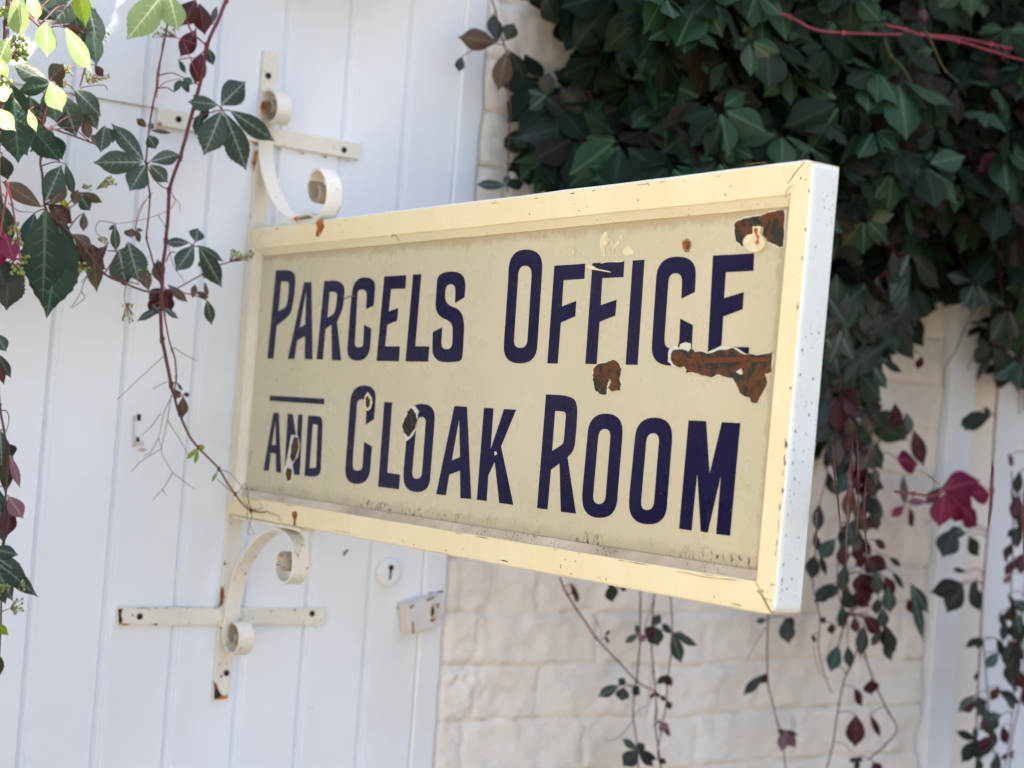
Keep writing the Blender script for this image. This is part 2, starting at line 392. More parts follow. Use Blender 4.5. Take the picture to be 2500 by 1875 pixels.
for q, mt in (([(1000, 1480), (1012, 1475), (1010, 1480), (1002, 1486)], ORANGE), ([(1040, 1463), (1062, 1455), (1060, 1459), (1042, 1468)], CRACK), ([(1006, 1520), (1009, 1519), (1010, 1545), (1007, 1547)], ORANGE), ([(1066, 1474), (1071, 1472), (1070, 1484), (1066, 1484)], ORANGE), ([(1050, 1512), (1066, 1508), (1060, 1516), (1052, 1518)], ORANGE)):
    patch('rust_patch', q, 1, -.0335 if q[0][0] < 1020 else -.0262, mt, lt, .0012, .7, 2)
patch('old_hinge_mark', [(1235, 780), (1268, 780), (1262, 835), (1235, 838)], 1, 0, BLACK, door, .0012, 1, org=(0, 800), sc=.2712)
patch('old_hinge_mark', [(1225, 990), (1252, 985), (1250, 1022), (1230, 1028)], 1, 0, BLACK, door, .0012, 1, org=(0, 800), sc=.2712)
patch('old_hinge_mark', [(1200, 800), (1222, 790), (1215, 960), (1240, 985), (1225, 1030), (1285, 1020), (1292, 1060), (1190, 1075), (1192, 1000)], 1, 0, m_chip('grey bare wood', (.55, .50, .45), (.66, .62, .58), (.40, .34, .28)), door, .0009, 1.0, org=(0, 800), sc=.2712)
patch('old_hinge_mark', [(1225, 1095), (1270, 1085), (1330, 1098), (1285, 1115), (1235, 1105)], 1, 0, m_chip('pinkish bare wood', (.50, .40, .36), (.6, .52, .48), (.40, .3, .26)), door, .0010, .6, org=(0, 800), sc=.2712)
for q in ([(836, 1350), (848, 1340), (850, 1344), (839, 1357)], [(1040, 1565), (1047, 1552), (1050, 1554), (1044, 1567)]): patch('crack', q, 1, 0, CRACK, door, .0012, .5)
patch('crack', [(968, 1484), (978, 1470), (984, 1480), (983, 1490)], 1, 0, BLACK, door, .0012, .8)
patch('crack', [(1005, 1465), (1014, 1462), (1018, 1466), (1008, 1471)], 1, -.006, BLACK, door, .0012, .6)
patch('crack', [(1046, 1447), (1082, 1442), (1082, 1445), (1048, 1451)], 1, -.006, BLACK, door, .0012, .4)

# ------------------------------------------------------------------ brick wall
JT = [0]
def brick_h(x, z):
    """height of the limewashed face at wall position x, z"""
    wz = z + .010 * noise.noise(Vector((x * 5, z * 4, 2))) + .005 * noise.noise(Vector((x * 17, z * 13, 4)))
    row = math.floor((wz - .485) / .09); fz = (wz - .485) / .09 - row
    wx = x + .004 * noise.noise(Vector((x * 3, z * 31, 9))) + .01 * noise.noise(Vector((row * 7.7, 1, 4)))
    bl = .245; ox = (row % 2) * bl * .5 - .03 + .02 * noise.noise(Vector((row * 3.1, 0, 0)))
    fx = (wx - ox) / bl; bi = math.floor(fx); fx -= bi
    dz = min(fz, 1 - fz) * .09; dx = min(fx, 1 - fx) * bl
    j = .5 + .5 * noise.noise(Vector((bi * 3.3, row * 5.1, 0)))
    dd = min(dz, dx); e = max(0, 1 - dd / .0095); cut = max(0, 1 - dz / .0022) * .0045 * max(0, .35 + noise.noise(Vector((x * 9, row * 3.7, 8)))) * 2.1 + max(0, 1 - dx / .003) * .0035 * max(0, .3 + noise.noise(Vector((z * 30, bi * 3.1, 6))))
    h = -.0065 * e * e * (.45 + .8 * noise.noise(Vector((x * 7, z * 7, 3))) + .4)
    h += .0035 * noise.noise(Vector((bi * 9.1, row * 4.7, 1))) + .006 * noise.noise(Vector((x * 11, z * 14, 7))) + .0040 * noise.noise(Vector((x * 34, z * 40, 2))) + .0018 * noise.noise(Vector((x * 95, z * 95, 2)))
    h -= cut
    JT[0] = max(0, 1 - dz / .0035) * max(0, .45 + .9 * noise.noise(Vector((x * 9, row * 3.7, 8)))) + .8 * max(0, 1 - dx / .004) * max(0, .35 + noise.noise(Vector((z * 30, bi * 3.1, 6))))
    # broken patch close to the door edge
    q = math.exp(-(((x - .445) / .045) ** 2 + ((z - 1.17) / .06) ** 2)); h += q * (.010 * noise.noise(Vector((x * 30, z * 42, 5))) + .007 * noise.noise(Vector((x * 85, z * 70, 1))) + .004 * noise.noise(Vector((x * 190, z * 170, 1)))) - q * .003
    return h
bw = empty('brick_wall', (.9, 0, 0), 'cream limewashed brick wall beside the white door, partly under creeper', 'wall')
X0, X1 = .401, 1.523
zs = [0 + .04 * k for k in range(20)]; z = .80
while z < 2.3: zs.append(z); z += .0045
while z < 3.3: zs.append(z); z += .03
xs = []; x = X0
while x < .9: xs.append(x); x += .0058
while x < X1: xs.append(x); x += .009
xs.append(X1)
F = []; nx = len(xs) + 2; V = []; BU = []
for z in zs:
    V.append((X0 - .003, .06, z)); BU.append((0, 0))
    for x in xs:
        ex = .006 * max(0, 1 - (x - X0) / .012) + (.008 * max(0, 1 - (X1 - x) / .012))
        jig = .004 * noise.noise(Vector((z * 22, 0, 3))) * max(0, 1 - (x - X0) / .03)
        V.append((x + jig, -.004 - brick_h(x, z) + ex, z)); BU.append((min(1, JT[0]), 0))
    V.append((X1, .06, z)); BU.append((0, 0))
for j in range(len(zs) - 1):
    for i in range(nx - 1): F.append((j * nx + i, j * nx + i + 1, (j + 1) * nx + i + 1, (j + 1) * nx + i))
mesh('brick_face', V, F, BRICK, bw, smooth=True, uvs=BU)
# ------------------------------------------------------------------ white post and boards at the right
POST = empty('door_post', (1.6, 0, 0), 'white painted wooden post at the right end of the brick wall', 'post')
mb = MB(); mb.box(1.5245, 1.60, -.018, .06, 0, 3.3, .004); mb.box(1.602, 1.69, .004, .06, 0, 3.3, .003); mb.build('post_board', DOOR, POST)
mb = MB(); mb.box(1.603, 1.688, -.002, .0035, 0, 3.3); mb.build('cream_strip', BRICK, POST)
pn = empty('boarded_panel', (2.2, 0, 0), 'white boarded wall panel at the far right behind dangling creeper', 'panel')
V, F = boards(1.692, [1.80, 1.91, 2.02, 2.13, 2.24, 2.35, 2.46, 2.57], 2.78, 0, 3.3, .004, seed=3, seg=20); mesh('panel_boards', V, F, DOOR, pn)
# wall above the door and to the far left
lw = empty('upper_wall', (0, 0, 2.64), 'plain pale wall above and left of the plank door', 'wall')
mb = MB(); mb.box(-6, -1.203, .0, .08, 0, 3.3); mb.box(-1.2, .4, -.01, .08, 2.63, 3.3); mb.box(-6, 2.79, .1, .4, 0, 3.3); mb.build('wall_face', BRICK, lw)

# ------------------------------------------------------------------ iron bracket
GRIMY = m_paint('grimy iron', (.34, .28, .19), (.46, .39, .28), dirt=(.08, .05, .03), speck=.60, rust=.60, rough=.7)
BR = empty('wall_bracket', (.0175, 0, 1.6), 'cream painted wrought iron scroll bracket screwed to the white door', 'bracket')
xc = .0175
mb = MB(); mb.box(xc - .012, xc + .012, -.008, .0, 1.167, 2.126, .001); vb = mb.build('back_bar', IRON, BR)
mb = MB(); mb.box(-.152, .1805, -.0085, .0, 1.9885, 2.0135, .001); ub = mb.build('cross_strap', IRON, BR)
mb = MB(); mb.box(-.1525, .180, -.0085, .0, 1.2765, 1.3015, .001); lb = mb.build('cross_strap', IRON, BR)
SCREW = m_chip('dark screw head', (.05, .05, .05), (.10, .10, .09), (.16, .14, .11))
def hole(px, py, par, y=-.0086, r=.0048):
    c = un(px, py, 1, y); m1 = MB(); disc(m1, c, r, y + .001, y - .0003, 16, round_=False); h = m1.build('screw_hole', SCREW, par); c = c + Vector((.0008, 0, -.0008)); c.y = y; m1 = MB(); disc(m1, c, r * .62, y - .0001, y - .0007, 10, round_=False); m1.build('screw_hole', BLACK, par)
hole(436, 291, ub); hole(840, 366, ub); hole(655, 185, vb); hole(341, 1505, lb); hole(762, 1498, lb); hole(553, 1643, vb)
def scroll(name, px, x0, wid, th, n=7, coils=()):
    P = [un(a, b, 0, x0) for a, b in px]; P = cat_rom([Vector((0, min(p.y, -.010), p.z)) for p in P], n)
    V = []; F = []; L = len(P)
    for i, p in enumerate(P):
        t = (P[min(i + 1, L - 1)] - P[max(i - 1, 0)]).normalized(); nn = Vector((0, -t.z, t.y))
        w0 = .0006 * noise.noise(Vector((i * .3, 0, 1)))
        for sx, sn in ((0, -1), (0, 1), (1, 1), (1, -1)):
            V.append(Vector((x0 + wid * sx + w0, p.y, p.z)) + nn * (th / 2) * sn)
    for i in range(L - 1):
        for k in range(4): F.append((i * 4 + k, i * 4 + (k + 1) % 4, i * 4 + 4 + (k + 1) % 4, i * 4 + 4 + k))
    F += [(3, 2, 1, 0), tuple((L - 1) * 4 + k for k in range(4))]
    bm = bmesh.new(); vs = [bm.verts.new(v) for v in V]
    for f in F: bm.faces.new([vs[i] for i in f])
    bmesh.ops.recalc_face_normals(bm, faces=bm.faces); bm.verts.index_update()
    es = [e for e in bm.edges if not (e.verts[0].index // 4 == e.verts[1].index // 4)]
    bmesh.ops.bevel(bm, geom=es, offset=.0009, segments=1, affect='EDGES'); bm.verts.index_update()
    m1 = MB(); m1.add([v.co.copy() for v in bm.verts], [tuple(v.index for v in f.verts) for f in bm.faces]); bm.free()
    CC = [(un(c[0], c[1], 0, x0), c[2]) for c in coils]
    for k, f in enumerate(m1.f):
        c = sum((m1.v[i] for i in f), Vector((0, 0, 0))) / len(f)
        for q, r in CC:
            if math.hypot(c.y - q.y, c.z - q.z) < r: m1.m[k] = 1
    return m1.build(name, [IRON, GRIMY], BR)
def ring_px(cx, cy, rx, ry, a0, a1, r0, r1, n):
    out = []
    for k in range(n + 1):
        t = k / n; a = math.radians(a0 + (a1 - a0) * t); s = r0 + (r1 - r0) * t
        out.append((cx + rx * s * math.cos(a) - (s - 1) * 1.0, cy - ry * s * math.sin(a)))
    return out
# S scroll above the board: small curl, long stem, big curl (angles run counter clockwise in the picture)
pts = ring_px(657, 264, 25, 50, -420, 150, .18, 1.0, 18)
pts += [(632, 300), (631, 345), (634, 400), (648, 456), (670, 502), (704, 533)]
pts += ring_px(770, 462, 27, 58, -125, 420, 1.25, .22, 18) [0:]
P_up = pts
scroll('upper_scroll', pts, .0055, .024, .004, coils=[(657, 264, .021), (770, 462, .025)])
pts = ring_px(688, 1378, 26, 50, 240 - 720, -25, .2, 1.0, 16)
pts += [(714, 1352), (706, 1318), (688, 1298), (664, 1292), (634, 1306), (598, 1345), (570, 1395), (556, 1450), (547, 1505)]
pts += ring_px(566, 1552, 23, 50, 175, 175 + 560, 1.0, .2, 16)
scroll('lower_scroll', pts, .0055, .024, .004, coils=[(688, 1378, .018), (566, 1552, .018)])
for (wx, wz, rr) in ((xc - .010, 1.289, .010), (xc + .012, 1.291, .011), (xc - .006, 1.280, .008), (xc + .004, 2.002, .010), (xc + .002, 1.300, .012)):
    bm = bmesh.new(); bmesh.ops.create_icosphere(bm, subdivisions=3, radius=rr)
    for v in bm.verts: v.co *= 1 + .25 * noise.noise(v.co * 120 + Vector((wx * 50, 0, 0))); v.co.y *= .7; v.co += Vector((wx, -.009, wz))
    bm.verts.index_update(); m1 = MB(); m1.add([v.co.copy() for v in bm.verts], [tuple(v.index for v in f.verts) for f in bm.faces]); bm.free(); m1.build('weld', IRON, BR, smooth=True)
mb = MB(); mb.box(xc - .0115, xc + .0115, -.215, -.02, 1.8595, 1.864, .001); t1 = mb.build('top_plate', IRON, BR)
mb = MB(); mb.box(xc - .0115, xc + .0115, -.235, -.02, 1.4335, 1.4385, .001); t2 = mb.build('bottom_plate', IRON, BR)
def rustspot(px, ax, val, par, jag=1.5, mat=None, lift=.0006): return patch('rust_patch', px, ax, val, mat or ORANGE, par, lift, jag, 2)
rustspot([(540, 1435), (546, 1432), (547, 1460), (543, 1478), (532, 1483), (538, 1465)], 1, -.008, vb)
rustspot([(521, 1662), (530, 1672), (534, 1690), (548, 1700), (556, 1694), (555, 1706), (523, 1708)], 1, -.0085, vb)
rustspot([(523, 1680), (534, 1684), (540, 1698), (530, 1706), (524, 1700)], 1, -.0085, vb, mat=DARKCHIP, lift=.001)
rustspot([(289, 1486), (300, 1486), (296, 1500), (299, 1515), (291, 1526)], 1, -.0088, lb, .8, mat=RUSTY)
rustspot([(291, 1520), (320, 1524), (300, 1528)], 1, -.0088, lb, .8)
rustspot([(372, 1524), (384, 1521), (383, 1527)], 1, -.0088, lb, .5, mat=DARKCHIP)
rustspot([(536, 1525), (546, 1522), (545, 1532), (537, 1534)], 1, -.0088, lb, .8)
rustspot([(384, 300), (392, 297), (396, 306), (386, 309)], 1, -.0088, ub, .8)
for k in range(6):
    x = 560 + 55 * k; y = 333 + (x - 560) * .165 + 10
    rustspot([(x, y), (x + 18, y + 3), (x + 16, y + 6)], 1, -.0088, ub, 1)

for q in ([(634, 262), (640, 248), (648, 246), (651, 262), (647, 278), (639, 276)], [(637, 305), (645, 308), (642, 330), (634, 326)]): patch('rust_patch', q, 0, .0035, ORANGE, BR, .0002, 1.4, 2)
rustspot([(612, 344), (622, 352), (640, 358), (633, 348)], 1, -.0088, ub, 1.0); rustspot([(631, 365), (626, 395), (620, 420), (616, 398), (622, 370)], 1, -.0082, vb, 1.2)
rustspot([(545, 1380), (549, 1368), (551, 1380)], 1, -.0082, vb, .6, mat=DARKCHIP); rustspot([(536, 1650), (543, 1648), (541, 1656)], 1, -.0082, vb, .5, mat=DARKCHIP)
for k in range(8):
    x = 310 + 220 * random.random(); rustspot([(x, 1484.5), (x + random.uniform(3, 16), 1484), (x + 4, 1486.5)], 1, -.0088, lb, .7, mat=RUSTY)
# ------------------------------------------------------------------ hanging sign
SG = empty('hanging_sign', (.0175, -.6, 1.65), 'cream framed enamel sign reading Parcels Office and Cloak Room in navy letters', 'sign')
YA, YB, ZA, ZB, TH = -.0135, -1.1815, 1.4395, 1.859, .035
YT, YL = -1.1885, -1.1775   # the board is a little longer along its top edge
def rail(name, A, B, inward, mats, w=.030, outer_mat=0):
    """one mitred member of the frame; A, B outer corners in (y, z), inward the (y, z) direction to the panel"""
    A = Vector((0, A[0], A[1])); B = Vector((0, B[0], B[1])); I = Vector((0, inward[0], inward[1]))
    T = (B - A).normalized(); Ln = (B - A).length
    prof = [(0, TH - .003, 1), (0, .0045, 1), (.0006, .0016, 1), (.0022, .0003, 1), (.005, 0, 0), (w - .0008, 0, 0), (w, .0006, 0), (w + .0004, .0022, 2), (w + .008, .0085, 2), (w + .009, .0090, 2), (w + .0093, .0125, 2), (w + .0093, TH - .003, 2), (w + .008, TH, 2), (.003, TH, 0), (0, TH - .003, 1)]
    r = .011; n = 46; V = []; F = []; M = []
    for i in range(n + 1):
        u = i / n
        for q, (pw, px_, mt) in enumerate(prof):
            rr = r if pw < .003 else (r * .5 if pw < .006 else 0)
            s0 = max(pw, rr * .293 + pw * .5) + .0004
            # cluster the samples at both ends for the rounded corners
            uu = .5 - .5 * math.cos(PI * u); uu = uu * .6 + u * .4
            s = s0 + (Ln - 2 * s0) * uu
            e = min(s, Ln - s); ins = 0
            if rr and e < rr: ins = rr - math.sqrt(max(0, rr * rr - (rr - e) ** 2))
            wob = .0005 * noise.noise(Vector((s * 11, pw * 90, A.z * 5 + A.y))) + .0003 * noise.noise(Vector((s * 45, pw * 90, 2)))
            p = A + T * s + I * (max(pw, ins) + wob); V.append(Vector((px_ + wob * .6, p.y, p.z)))
    m_ = len(prof)
    for i in range(n):
        for q in range(m_ - 1):
            F.append((i * m_ + q, i * m_ + q + 1, (i + 1) * m_ + q + 1, (i + 1) * m_ + q)); k = prof[q + 1][2] if q else 1
            M.append(outer_mat if k == 1 and q < 3 else (1 if k == 2 else 0))
    F += [tuple(range(m_ - 1)), tuple(n * m_ + q for q in reversed(range(m_ - 1)))]; M += [0, 0]
    bm = bmesh.new(); vs = [bm.verts.new(v) for v in V]; fs = []
    for f, mi in zip(F, M):
        try: q = bm.faces.new([vs[i] for i in f]); q.material_index = mi
        except ValueError: pass
    bmesh.ops.remove_doubles(bm, verts=bm.verts, dist=1e-6); bmesh.ops.recalc_face_normals(bm, faces=bm.faces); bm.verts.index_update()
    m1 = MB(); m1.v = [v.co.copy() for v in bm.verts]; m1.f = [tuple(v.index for v in f.verts) for f in bm.faces]; m1.m = [f.material_index for f in bm.faces]; m1.uv = [(0, 0)] * len(m1.v); bm.free()
    return m1.build(name, mats, SG)
FM = [CREAM, BEAD, SKYWHITE]
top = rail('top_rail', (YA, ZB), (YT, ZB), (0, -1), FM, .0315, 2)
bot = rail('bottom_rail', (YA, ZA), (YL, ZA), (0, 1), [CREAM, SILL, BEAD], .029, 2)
lef = rail('side_stile', (YA, ZA), (YA, ZB), (-1, 0), [m_paint('shade greyed cream', (.68, .64, .50), (.72, .68, .56), speck=.66), m_paint('shade greyed bead', (.74, .72, .62), (.66, .62, .50), speck=.66), SKYWHITE], .0225, 0)  # left stile greyed in colour for the weaker light near the wall
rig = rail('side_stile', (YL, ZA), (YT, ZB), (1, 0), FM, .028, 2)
mb = MB()
mb.add([(.012, -.04, 1.46), (.012, -1.16, 1.46), (.012, -1.16, 1.835), (.012, -.04, 1.835), (.022, -.04, 1.46), (.022, -1.16, 1.46), (.022, -1.16, 1.835), (.022, -.04, 1.835)],
       [(0, 3, 2, 1), (4, 5, 6, 7), (0, 1, 5, 4), (1, 2, 6, 5), (2, 3, 7, 6), (3, 0, 4, 7)])
PANEL = mb.build('enamel_panel', ENAMEL, SG)
PX = .012
# letters: outlines measured on the photograph and laid on the panel plane; (x, y) or (x, y, corner radius)
def rnd(px, org, sc=.3165):
    P = [Vector((org[0] + p[0] * sc, org[1] + p[1] * sc)) for p in px]; R_ = [(p[2] * sc if len(p) > 2 else 0) for p in px]
    out = []; L = len(P)
    for i in range(L):
        a, b_, c = P[i - 1], P[i], P[(i + 1) % L]; r = R_[i]
        if not r: out.append(b_); continue
        d1 = (a - b_); d2 = (c - b_); r1 = min(r, d1.length * .5 if (len(px[i - 1]) > 2) else d1.length * .98); r2 = min(r * (1), d2.length * .5 if (len(px[(i + 1) % L]) > 2) else d2.length * .98)
        s = b_ + d1.normalized() * r1; e = b_ + d2.normalized() * r2
        for k in range(9):
            t = k / 8; out.append(s * (1 - t) ** 2 + b_ * (2 * t * (1 - t)) + e * t * t)
    return [un(q.x, q.y, 0, PX) for q in out]
def letter(org, *loops): return slab('letter', [rnd(l, org) for l in loops], 0, .0004, NAVY, PANEL)
A1 = (550, 550); B1 = (1150, 550); A2 = (550, 900); B2 = (1150, 900)
# PARCELS
letter(A1, [(392, 348), (500, 344, 40), (545, 380, 60), (532, 560, 60), (502, 690, 40), (398, 775), (372, 1030), (325, 1028)],
           [(432, 434), (468, 433, 15), (494, 440, 25), (484, 580, 30), (470, 628, 14), (411, 666)])
letter(A1, [(610, 440), (665, 438), (674, 1035), (614, 1033), (616, 855), (556, 888), (533, 1033), (483, 1031)], [(627, 490), (574, 792), (618, 765)])
letter(A1, [(765, 430), (870, 424, 45), (925, 470, 55), (908, 640, 50), (862, 748), (895, 1043), (823, 1040), (820, 768), (774, 800), (752, 1036), (705, 1034)],
           [(805, 514), (842, 512, 16), (866, 530, 22), (856, 620, 30), (842, 680, 16), (788, 716)])
letter(A1, [(1145, 620), (1087, 647), (1095, 500, 45), (1022, 492, 40), (1012, 690), (998, 940, 32), (1064, 942, 32), (1072, 768), (1126, 795), (1112, 1043, 130), (936, 1046, 100), (966, 640), (990, 402, 130), (1164, 402, 90)])
letter(A1, [(1228, 395), (1396, 385), (1391, 488), (1280, 492), (1262, 665), (1335, 638), (1326, 736), (1250, 768), (1234, 933), (1348, 935), (1339, 1049), (1168, 1046)])
letter(A1, [(1450, 380), (1513, 377), (1466, 933), (1574, 935), (1565, 1052), (1391, 1050)])
letter(A1, [(1846, 555), (1774, 600), (1778, 455, 55), (1700, 455, 55), (1694, 605, 60), (1850, 665, 150), (1832, 1000, 30), (1818, 1058, 130), (1596, 1055, 110), (1602, 824), (1674, 787), (1665, 955, 50), (1752, 957, 60), (1758, 750, 60), (1618, 690, 130), (1630, 500, 60), (1640, 358, 130), (1862, 356, 130)])
# OFFICE
letter(B1, [(295, 188, 170), (557, 186, 150), (546, 400), (512, 920), (505, 1066, 140), (246, 1064, 140), (256, 900), (288, 430)],
           [(368, 312, 75), (470, 312, 70), (468, 400), (437, 880), (434, 946, 70), (328, 946, 70), (332, 880), (362, 420)])
letter(B1, [(645, 312), (881, 297), (875, 413), (714, 424), (701, 627), (812, 584), (804, 702), (693, 750), (669, 1067), (590, 1065)])
letter(B1, [(938, 293), (1183, 277), (1176, 400), (1012, 408), (1001, 617), (1124, 574), (1113, 696), (992, 745), (969, 1071), (883, 1070)])
letter(B1, [(1249, 272), (1339, 266), (1285, 1077), (1194, 1075)])
letter(B1, [(1727, 515), (1624, 566), (1632, 370, 75), (1528, 370, 70), (1518, 500), (1494, 850), (1492, 950, 60), (1604, 950, 60), (1616, 720), (1712, 770), (1696, 1085, 150), (1388, 1080, 150), (1398, 900), (1428, 440), (1436, 244, 180), (1742, 240, 150)])
letter(B1, [(1868, 234), (2185, 217), (2179, 352), (1966, 362), (1952, 563), (2105, 515), (2096, 648), (1946, 704), (1932, 938), (2146, 940), (2140, 1085), (1822, 1085)])
# and
slab('letter_bar', [rnd([(345, 208), (766, 232), (763, 276), (342, 248)], A2)], 0, .0004, NAVY, PANEL)
letter(A2, [(372, 340), (413, 341), (432, 803), (393, 799), (390, 655), (352, 650), (336, 789), (295, 785)], [(390, 392), (360, 588), (390, 590)])
letter(A2, [(483, 347), (520, 349), (553, 560), (563, 353), (597, 355), (574, 821), (534, 819), (502, 640), (494, 812), (456, 806)])
letter(A2, [(640, 362), (700, 365, 40), (752, 372, 70), (750, 450), (737, 780), (728, 838, 60), (612, 828)], [(676, 430), (700, 430, 10), (716, 436, 18), (712, 480), (702, 760), (690, 768, 14), (650, 765)])
# CLOAK
letter(A2, [(1148, 390), (1085, 430), (1092, 236, 45), (1018, 236, 50), (1012, 340), (984, 700), (982, 786, 45), (1058, 788, 45), (1072, 564), (1132, 600), (1110, 892, 130), (920, 888, 130), (928, 760), (962, 300), (975, 130, 130), (1168, 130, 110)])
letter(A2, [(1228, 257), (1288, 261), (1250, 802), (1349, 818), (1340, 931), (1180, 911)])
letter(A2, [(1412, 272, 130), (1622, 272, 120), (1612, 450), (1582, 830), (1575, 958, 120), (1372, 945, 120), (1378, 780), (1408, 430)],
           [(1482, 370, 50), (1552, 374, 50), (1544, 460), (1520, 790), (1512, 852, 50), (1440, 848, 50), (1444, 780), (1474, 440)])
letter(A2, [(1769, 288), (1865, 294), (1898, 1006), (1815, 999), (1812, 786), (1728, 818), (1702, 978), (1628, 968)], [(1806, 380), (1748, 708), (1812, 682)])
letter(B2, [(101, 302), (174, 306), (151, 628), (256, 312), (348, 317), (232, 600), (327, 1051), (219, 1037), (184, 716), (133, 825), (121, 1021), (46, 1012)])
# ROOM
letter(B2, [(580, 199), (740, 205, 80), (826, 250, 120), (812, 480, 60), (795, 640, 60), (744, 682), (810, 1118), (694, 1104), (684, 730), (617, 780), (590, 1086), (511, 1076)],
           [(649, 326), (695, 328, 20), (735, 336, 36), (724, 480, 40), (715, 580, 30), (626, 636)])
letter(B2, [(908, 346, 170), (1178, 348, 160), (1165, 560), (1132, 960), (1124, 1158, 170), (850, 1144, 170), (862, 930), (898, 540)],
           [(990, 464, 65), (1080, 466, 65), (1074, 560), (1042, 960), (1036, 1046, 70), (938, 1042, 70), (946, 940), (980, 540)])
letter(B2, [(1276, 376, 170), (1562, 380, 170), (1549, 580), (1515, 1010), (1508, 1210, 170), (1212, 1192, 170), (1224, 960), (1264, 560)],
           [(1362, 496, 70), (1456, 500, 70), (1450, 580), (1415, 1010), (1408, 1092, 70), (1308, 1090, 70), (1316, 980), (1352, 560)])
letter(B2, [(1680, 399), (1814, 405), (1841, 812), (1937, 413), (2078, 420), (1999, 1290), (1892, 1276), (1930, 815), (1826, 1265), (1773, 1256), (1746, 795), (1702, 1249), (1606, 1235)])

# chips in the enamel
def chip(px, org, sc, mat, par=PANEL, halo=5, jag=1.6, extra=None, lift=.0009):
    P = [Vector((org[0] + x * sc, org[1] + y * sc)) for x, y in px]; c = sum(P, Vector((0, 0))) / len(P)
    if halo:
        H = []
        for i, p in enumerate(P):
            t = (P[(i + 1) % len(P)] - P[i - 1]).normalized(); nn = Vector((t.y, -t.x)); 
            if nn.dot(p - c) < 0 and len(P) < 20: nn = -nn
            H.append(tuple(p + nn * halo * random.uniform(.4, 1.1)))
        patch('enamel_chip_rim', H, 0, PX, HALO, par, lift - .0003, 1.0, 3, thick=.0008)
    return patch('enamel_chip', [tuple(p) for p in P], 0, PX, mat, par, lift, jag * .75, 7, thick=.0012)
main = [(250, 400), (290, 345), (360, 340), (430, 330), (520, 370), (560, 320), (640, 380), (670, 365), (740, 370), (800, 400), (900, 385), (980, 345), (1100, 345), (1180, 315), (1230, 320), (1290, 370), (1390, 420), (1480, 400), (1560, 430), (1650, 415), (1740, 400), (1815, 385), (1790, 690), (1700, 720), (1740, 850), (1690, 960), (1640, 1040), (1610, 1100), (1580, 1165), (1490, 1160), (1465, 1080), (1380, 1060), (1310, 1010), (1280, 920), (1250, 860), (1200, 780), (1120, 770), (1000, 730), (960, 720), (880, 770), (800, 750), (720, 740), (640, 700), (560, 690), (490, 700), (470, 600), (380, 615), (300, 580), (250, 500)]
O8 = (1600, 800)
patch('enamel_chip_rim', [(200, 520), (212, 350), (235, 318), (330, 270), (372, 318), (390, 258), (465, 222), (552, 250), (560, 340), (400, 480), (270, 590), (240, 560)], 0, PX, HALO, PANEL, .0007, .6, 3, O8, .0008, sc=.1582)
patch('enamel_chip_rim', [(800, 390), (1020, 280), (1180, 300), (1250, 305), (1390, 400), (1380, 440), (1000, 420), (820, 430)], 0, PX, HALO, PANEL, .00065, .6, 3, O8, .0008, sc=.1582)
chip(main, O8, .1582, RUSTY, halo=2.5, jag=1.3)
patch('rust_streak', [(300, 525), (420, 490), (560, 470), (900, 470), (1300, 455), (1800, 465), (1798, 530), (1300, 530), (900, 545), (560, 560), (400, 540)], 0, PX, m_chip('brown rust', (.13, .050, .020), (.09, .034, .016), (.16, .08, .035)), PANEL, .0014, .7, 3, O8, .0008, sc=.1582)
patch('enamel_chip_rim', [(1260, 680), (1340, 630), (1365, 700), (1330, 725)], 0, PX, HALO, PANEL, .0014, .6, 3, O8, .0006, sc=.1582)
O6 = (1750, 350)
chip([(245, 1080), (300, 1040), (400, 1010), (520, 990), (600, 980), (690, 940), (850, 905), (920, 900), (905, 1400), (840, 1400), (800, 1370), (700, 1330), (640, 1390), (500, 1440), (400, 1400), (340, 1380), (270, 1320), (250, 1200)], O6, .1808, RUSTY, halo=4)
cap = [(395 + 150 + 150 * math.cos(a * PI / 10), 1345 + 128 * math.sin(a * PI / 10)) for a in range(-7, 18)]
patch('screw_blob', [(530, 1225), (528, 1125), (560, 1135), (600, 1120), (640, 1135), (632, 1225)] + [(545 + 150 * math.cos(math.radians(a)), 1345 + 128 * math.sin(math.radians(a))) for a in range(-50, 231, 20)], 0, PX, SMEAR, PANEL, .0042, .5, 3, O6, .004, sc=.1808)
patch('rust_patch', [(555, 1150), (600, 1160), (598, 1230), (625, 1270), (605, 1300), (620, 1360), (580, 1375), (565, 1340), (590, 1310), (570, 1240), (548, 1190)], 0, PX, ORANGE, PANEL, .0046, .6, 2, O6, .0005, sc=.1808)
chip([(945, 1110), (980, 1075), (1040, 1060), (1100, 1035), (1140, 1060), (1165, 1110), (1150, 1170), (1160, 1230), (1150, 1270), (1090, 1280), (1065, 1250), (1085, 1210), (1070, 1180), (1058, 1225), (1045, 1310), (1000, 1305), (960, 1270), (945, 1200)], B1, .3165, RUSTY, halo=3)
patch('enamel_chip_rim', [(1470, 288), (1495, 330), (1482, 400), (1470, 470), (1450, 520), (1400, 560), (1385, 500), (1365, 470), (1375, 400), (1405, 330), (1440, 290)], 0, PX, HALO, PANEL, .0008, .8, 3, A2, .0008)
patch('enamel_chip', [(1440, 305), (1462, 330), (1478, 350), (1480, 400), (1466, 460), (1440, 500), (1415, 530), (1380, 490), (1372, 430), (1400, 370), (1412, 330)], 0, PX, DARKCHIP, PANEL, .0012, 1.2, 3, A2, .0008)
patch('enamel_chip_rim', [(1103, 180), (1128, 215), (1138, 260), (1125, 310), (1100, 328), (1078, 300), (1074, 240), (1085, 205)], 0, PX, SMEAR, PANEL, .0008, .6, 3, A2, .0008)
patch('enamel_chip', [(1103, 205), (1122, 240), (1120, 280), (1102, 308), (1088, 280), (1086, 235)], 0, PX, RUSTY, PANEL, .0012, .6, 3, A2, .0008)
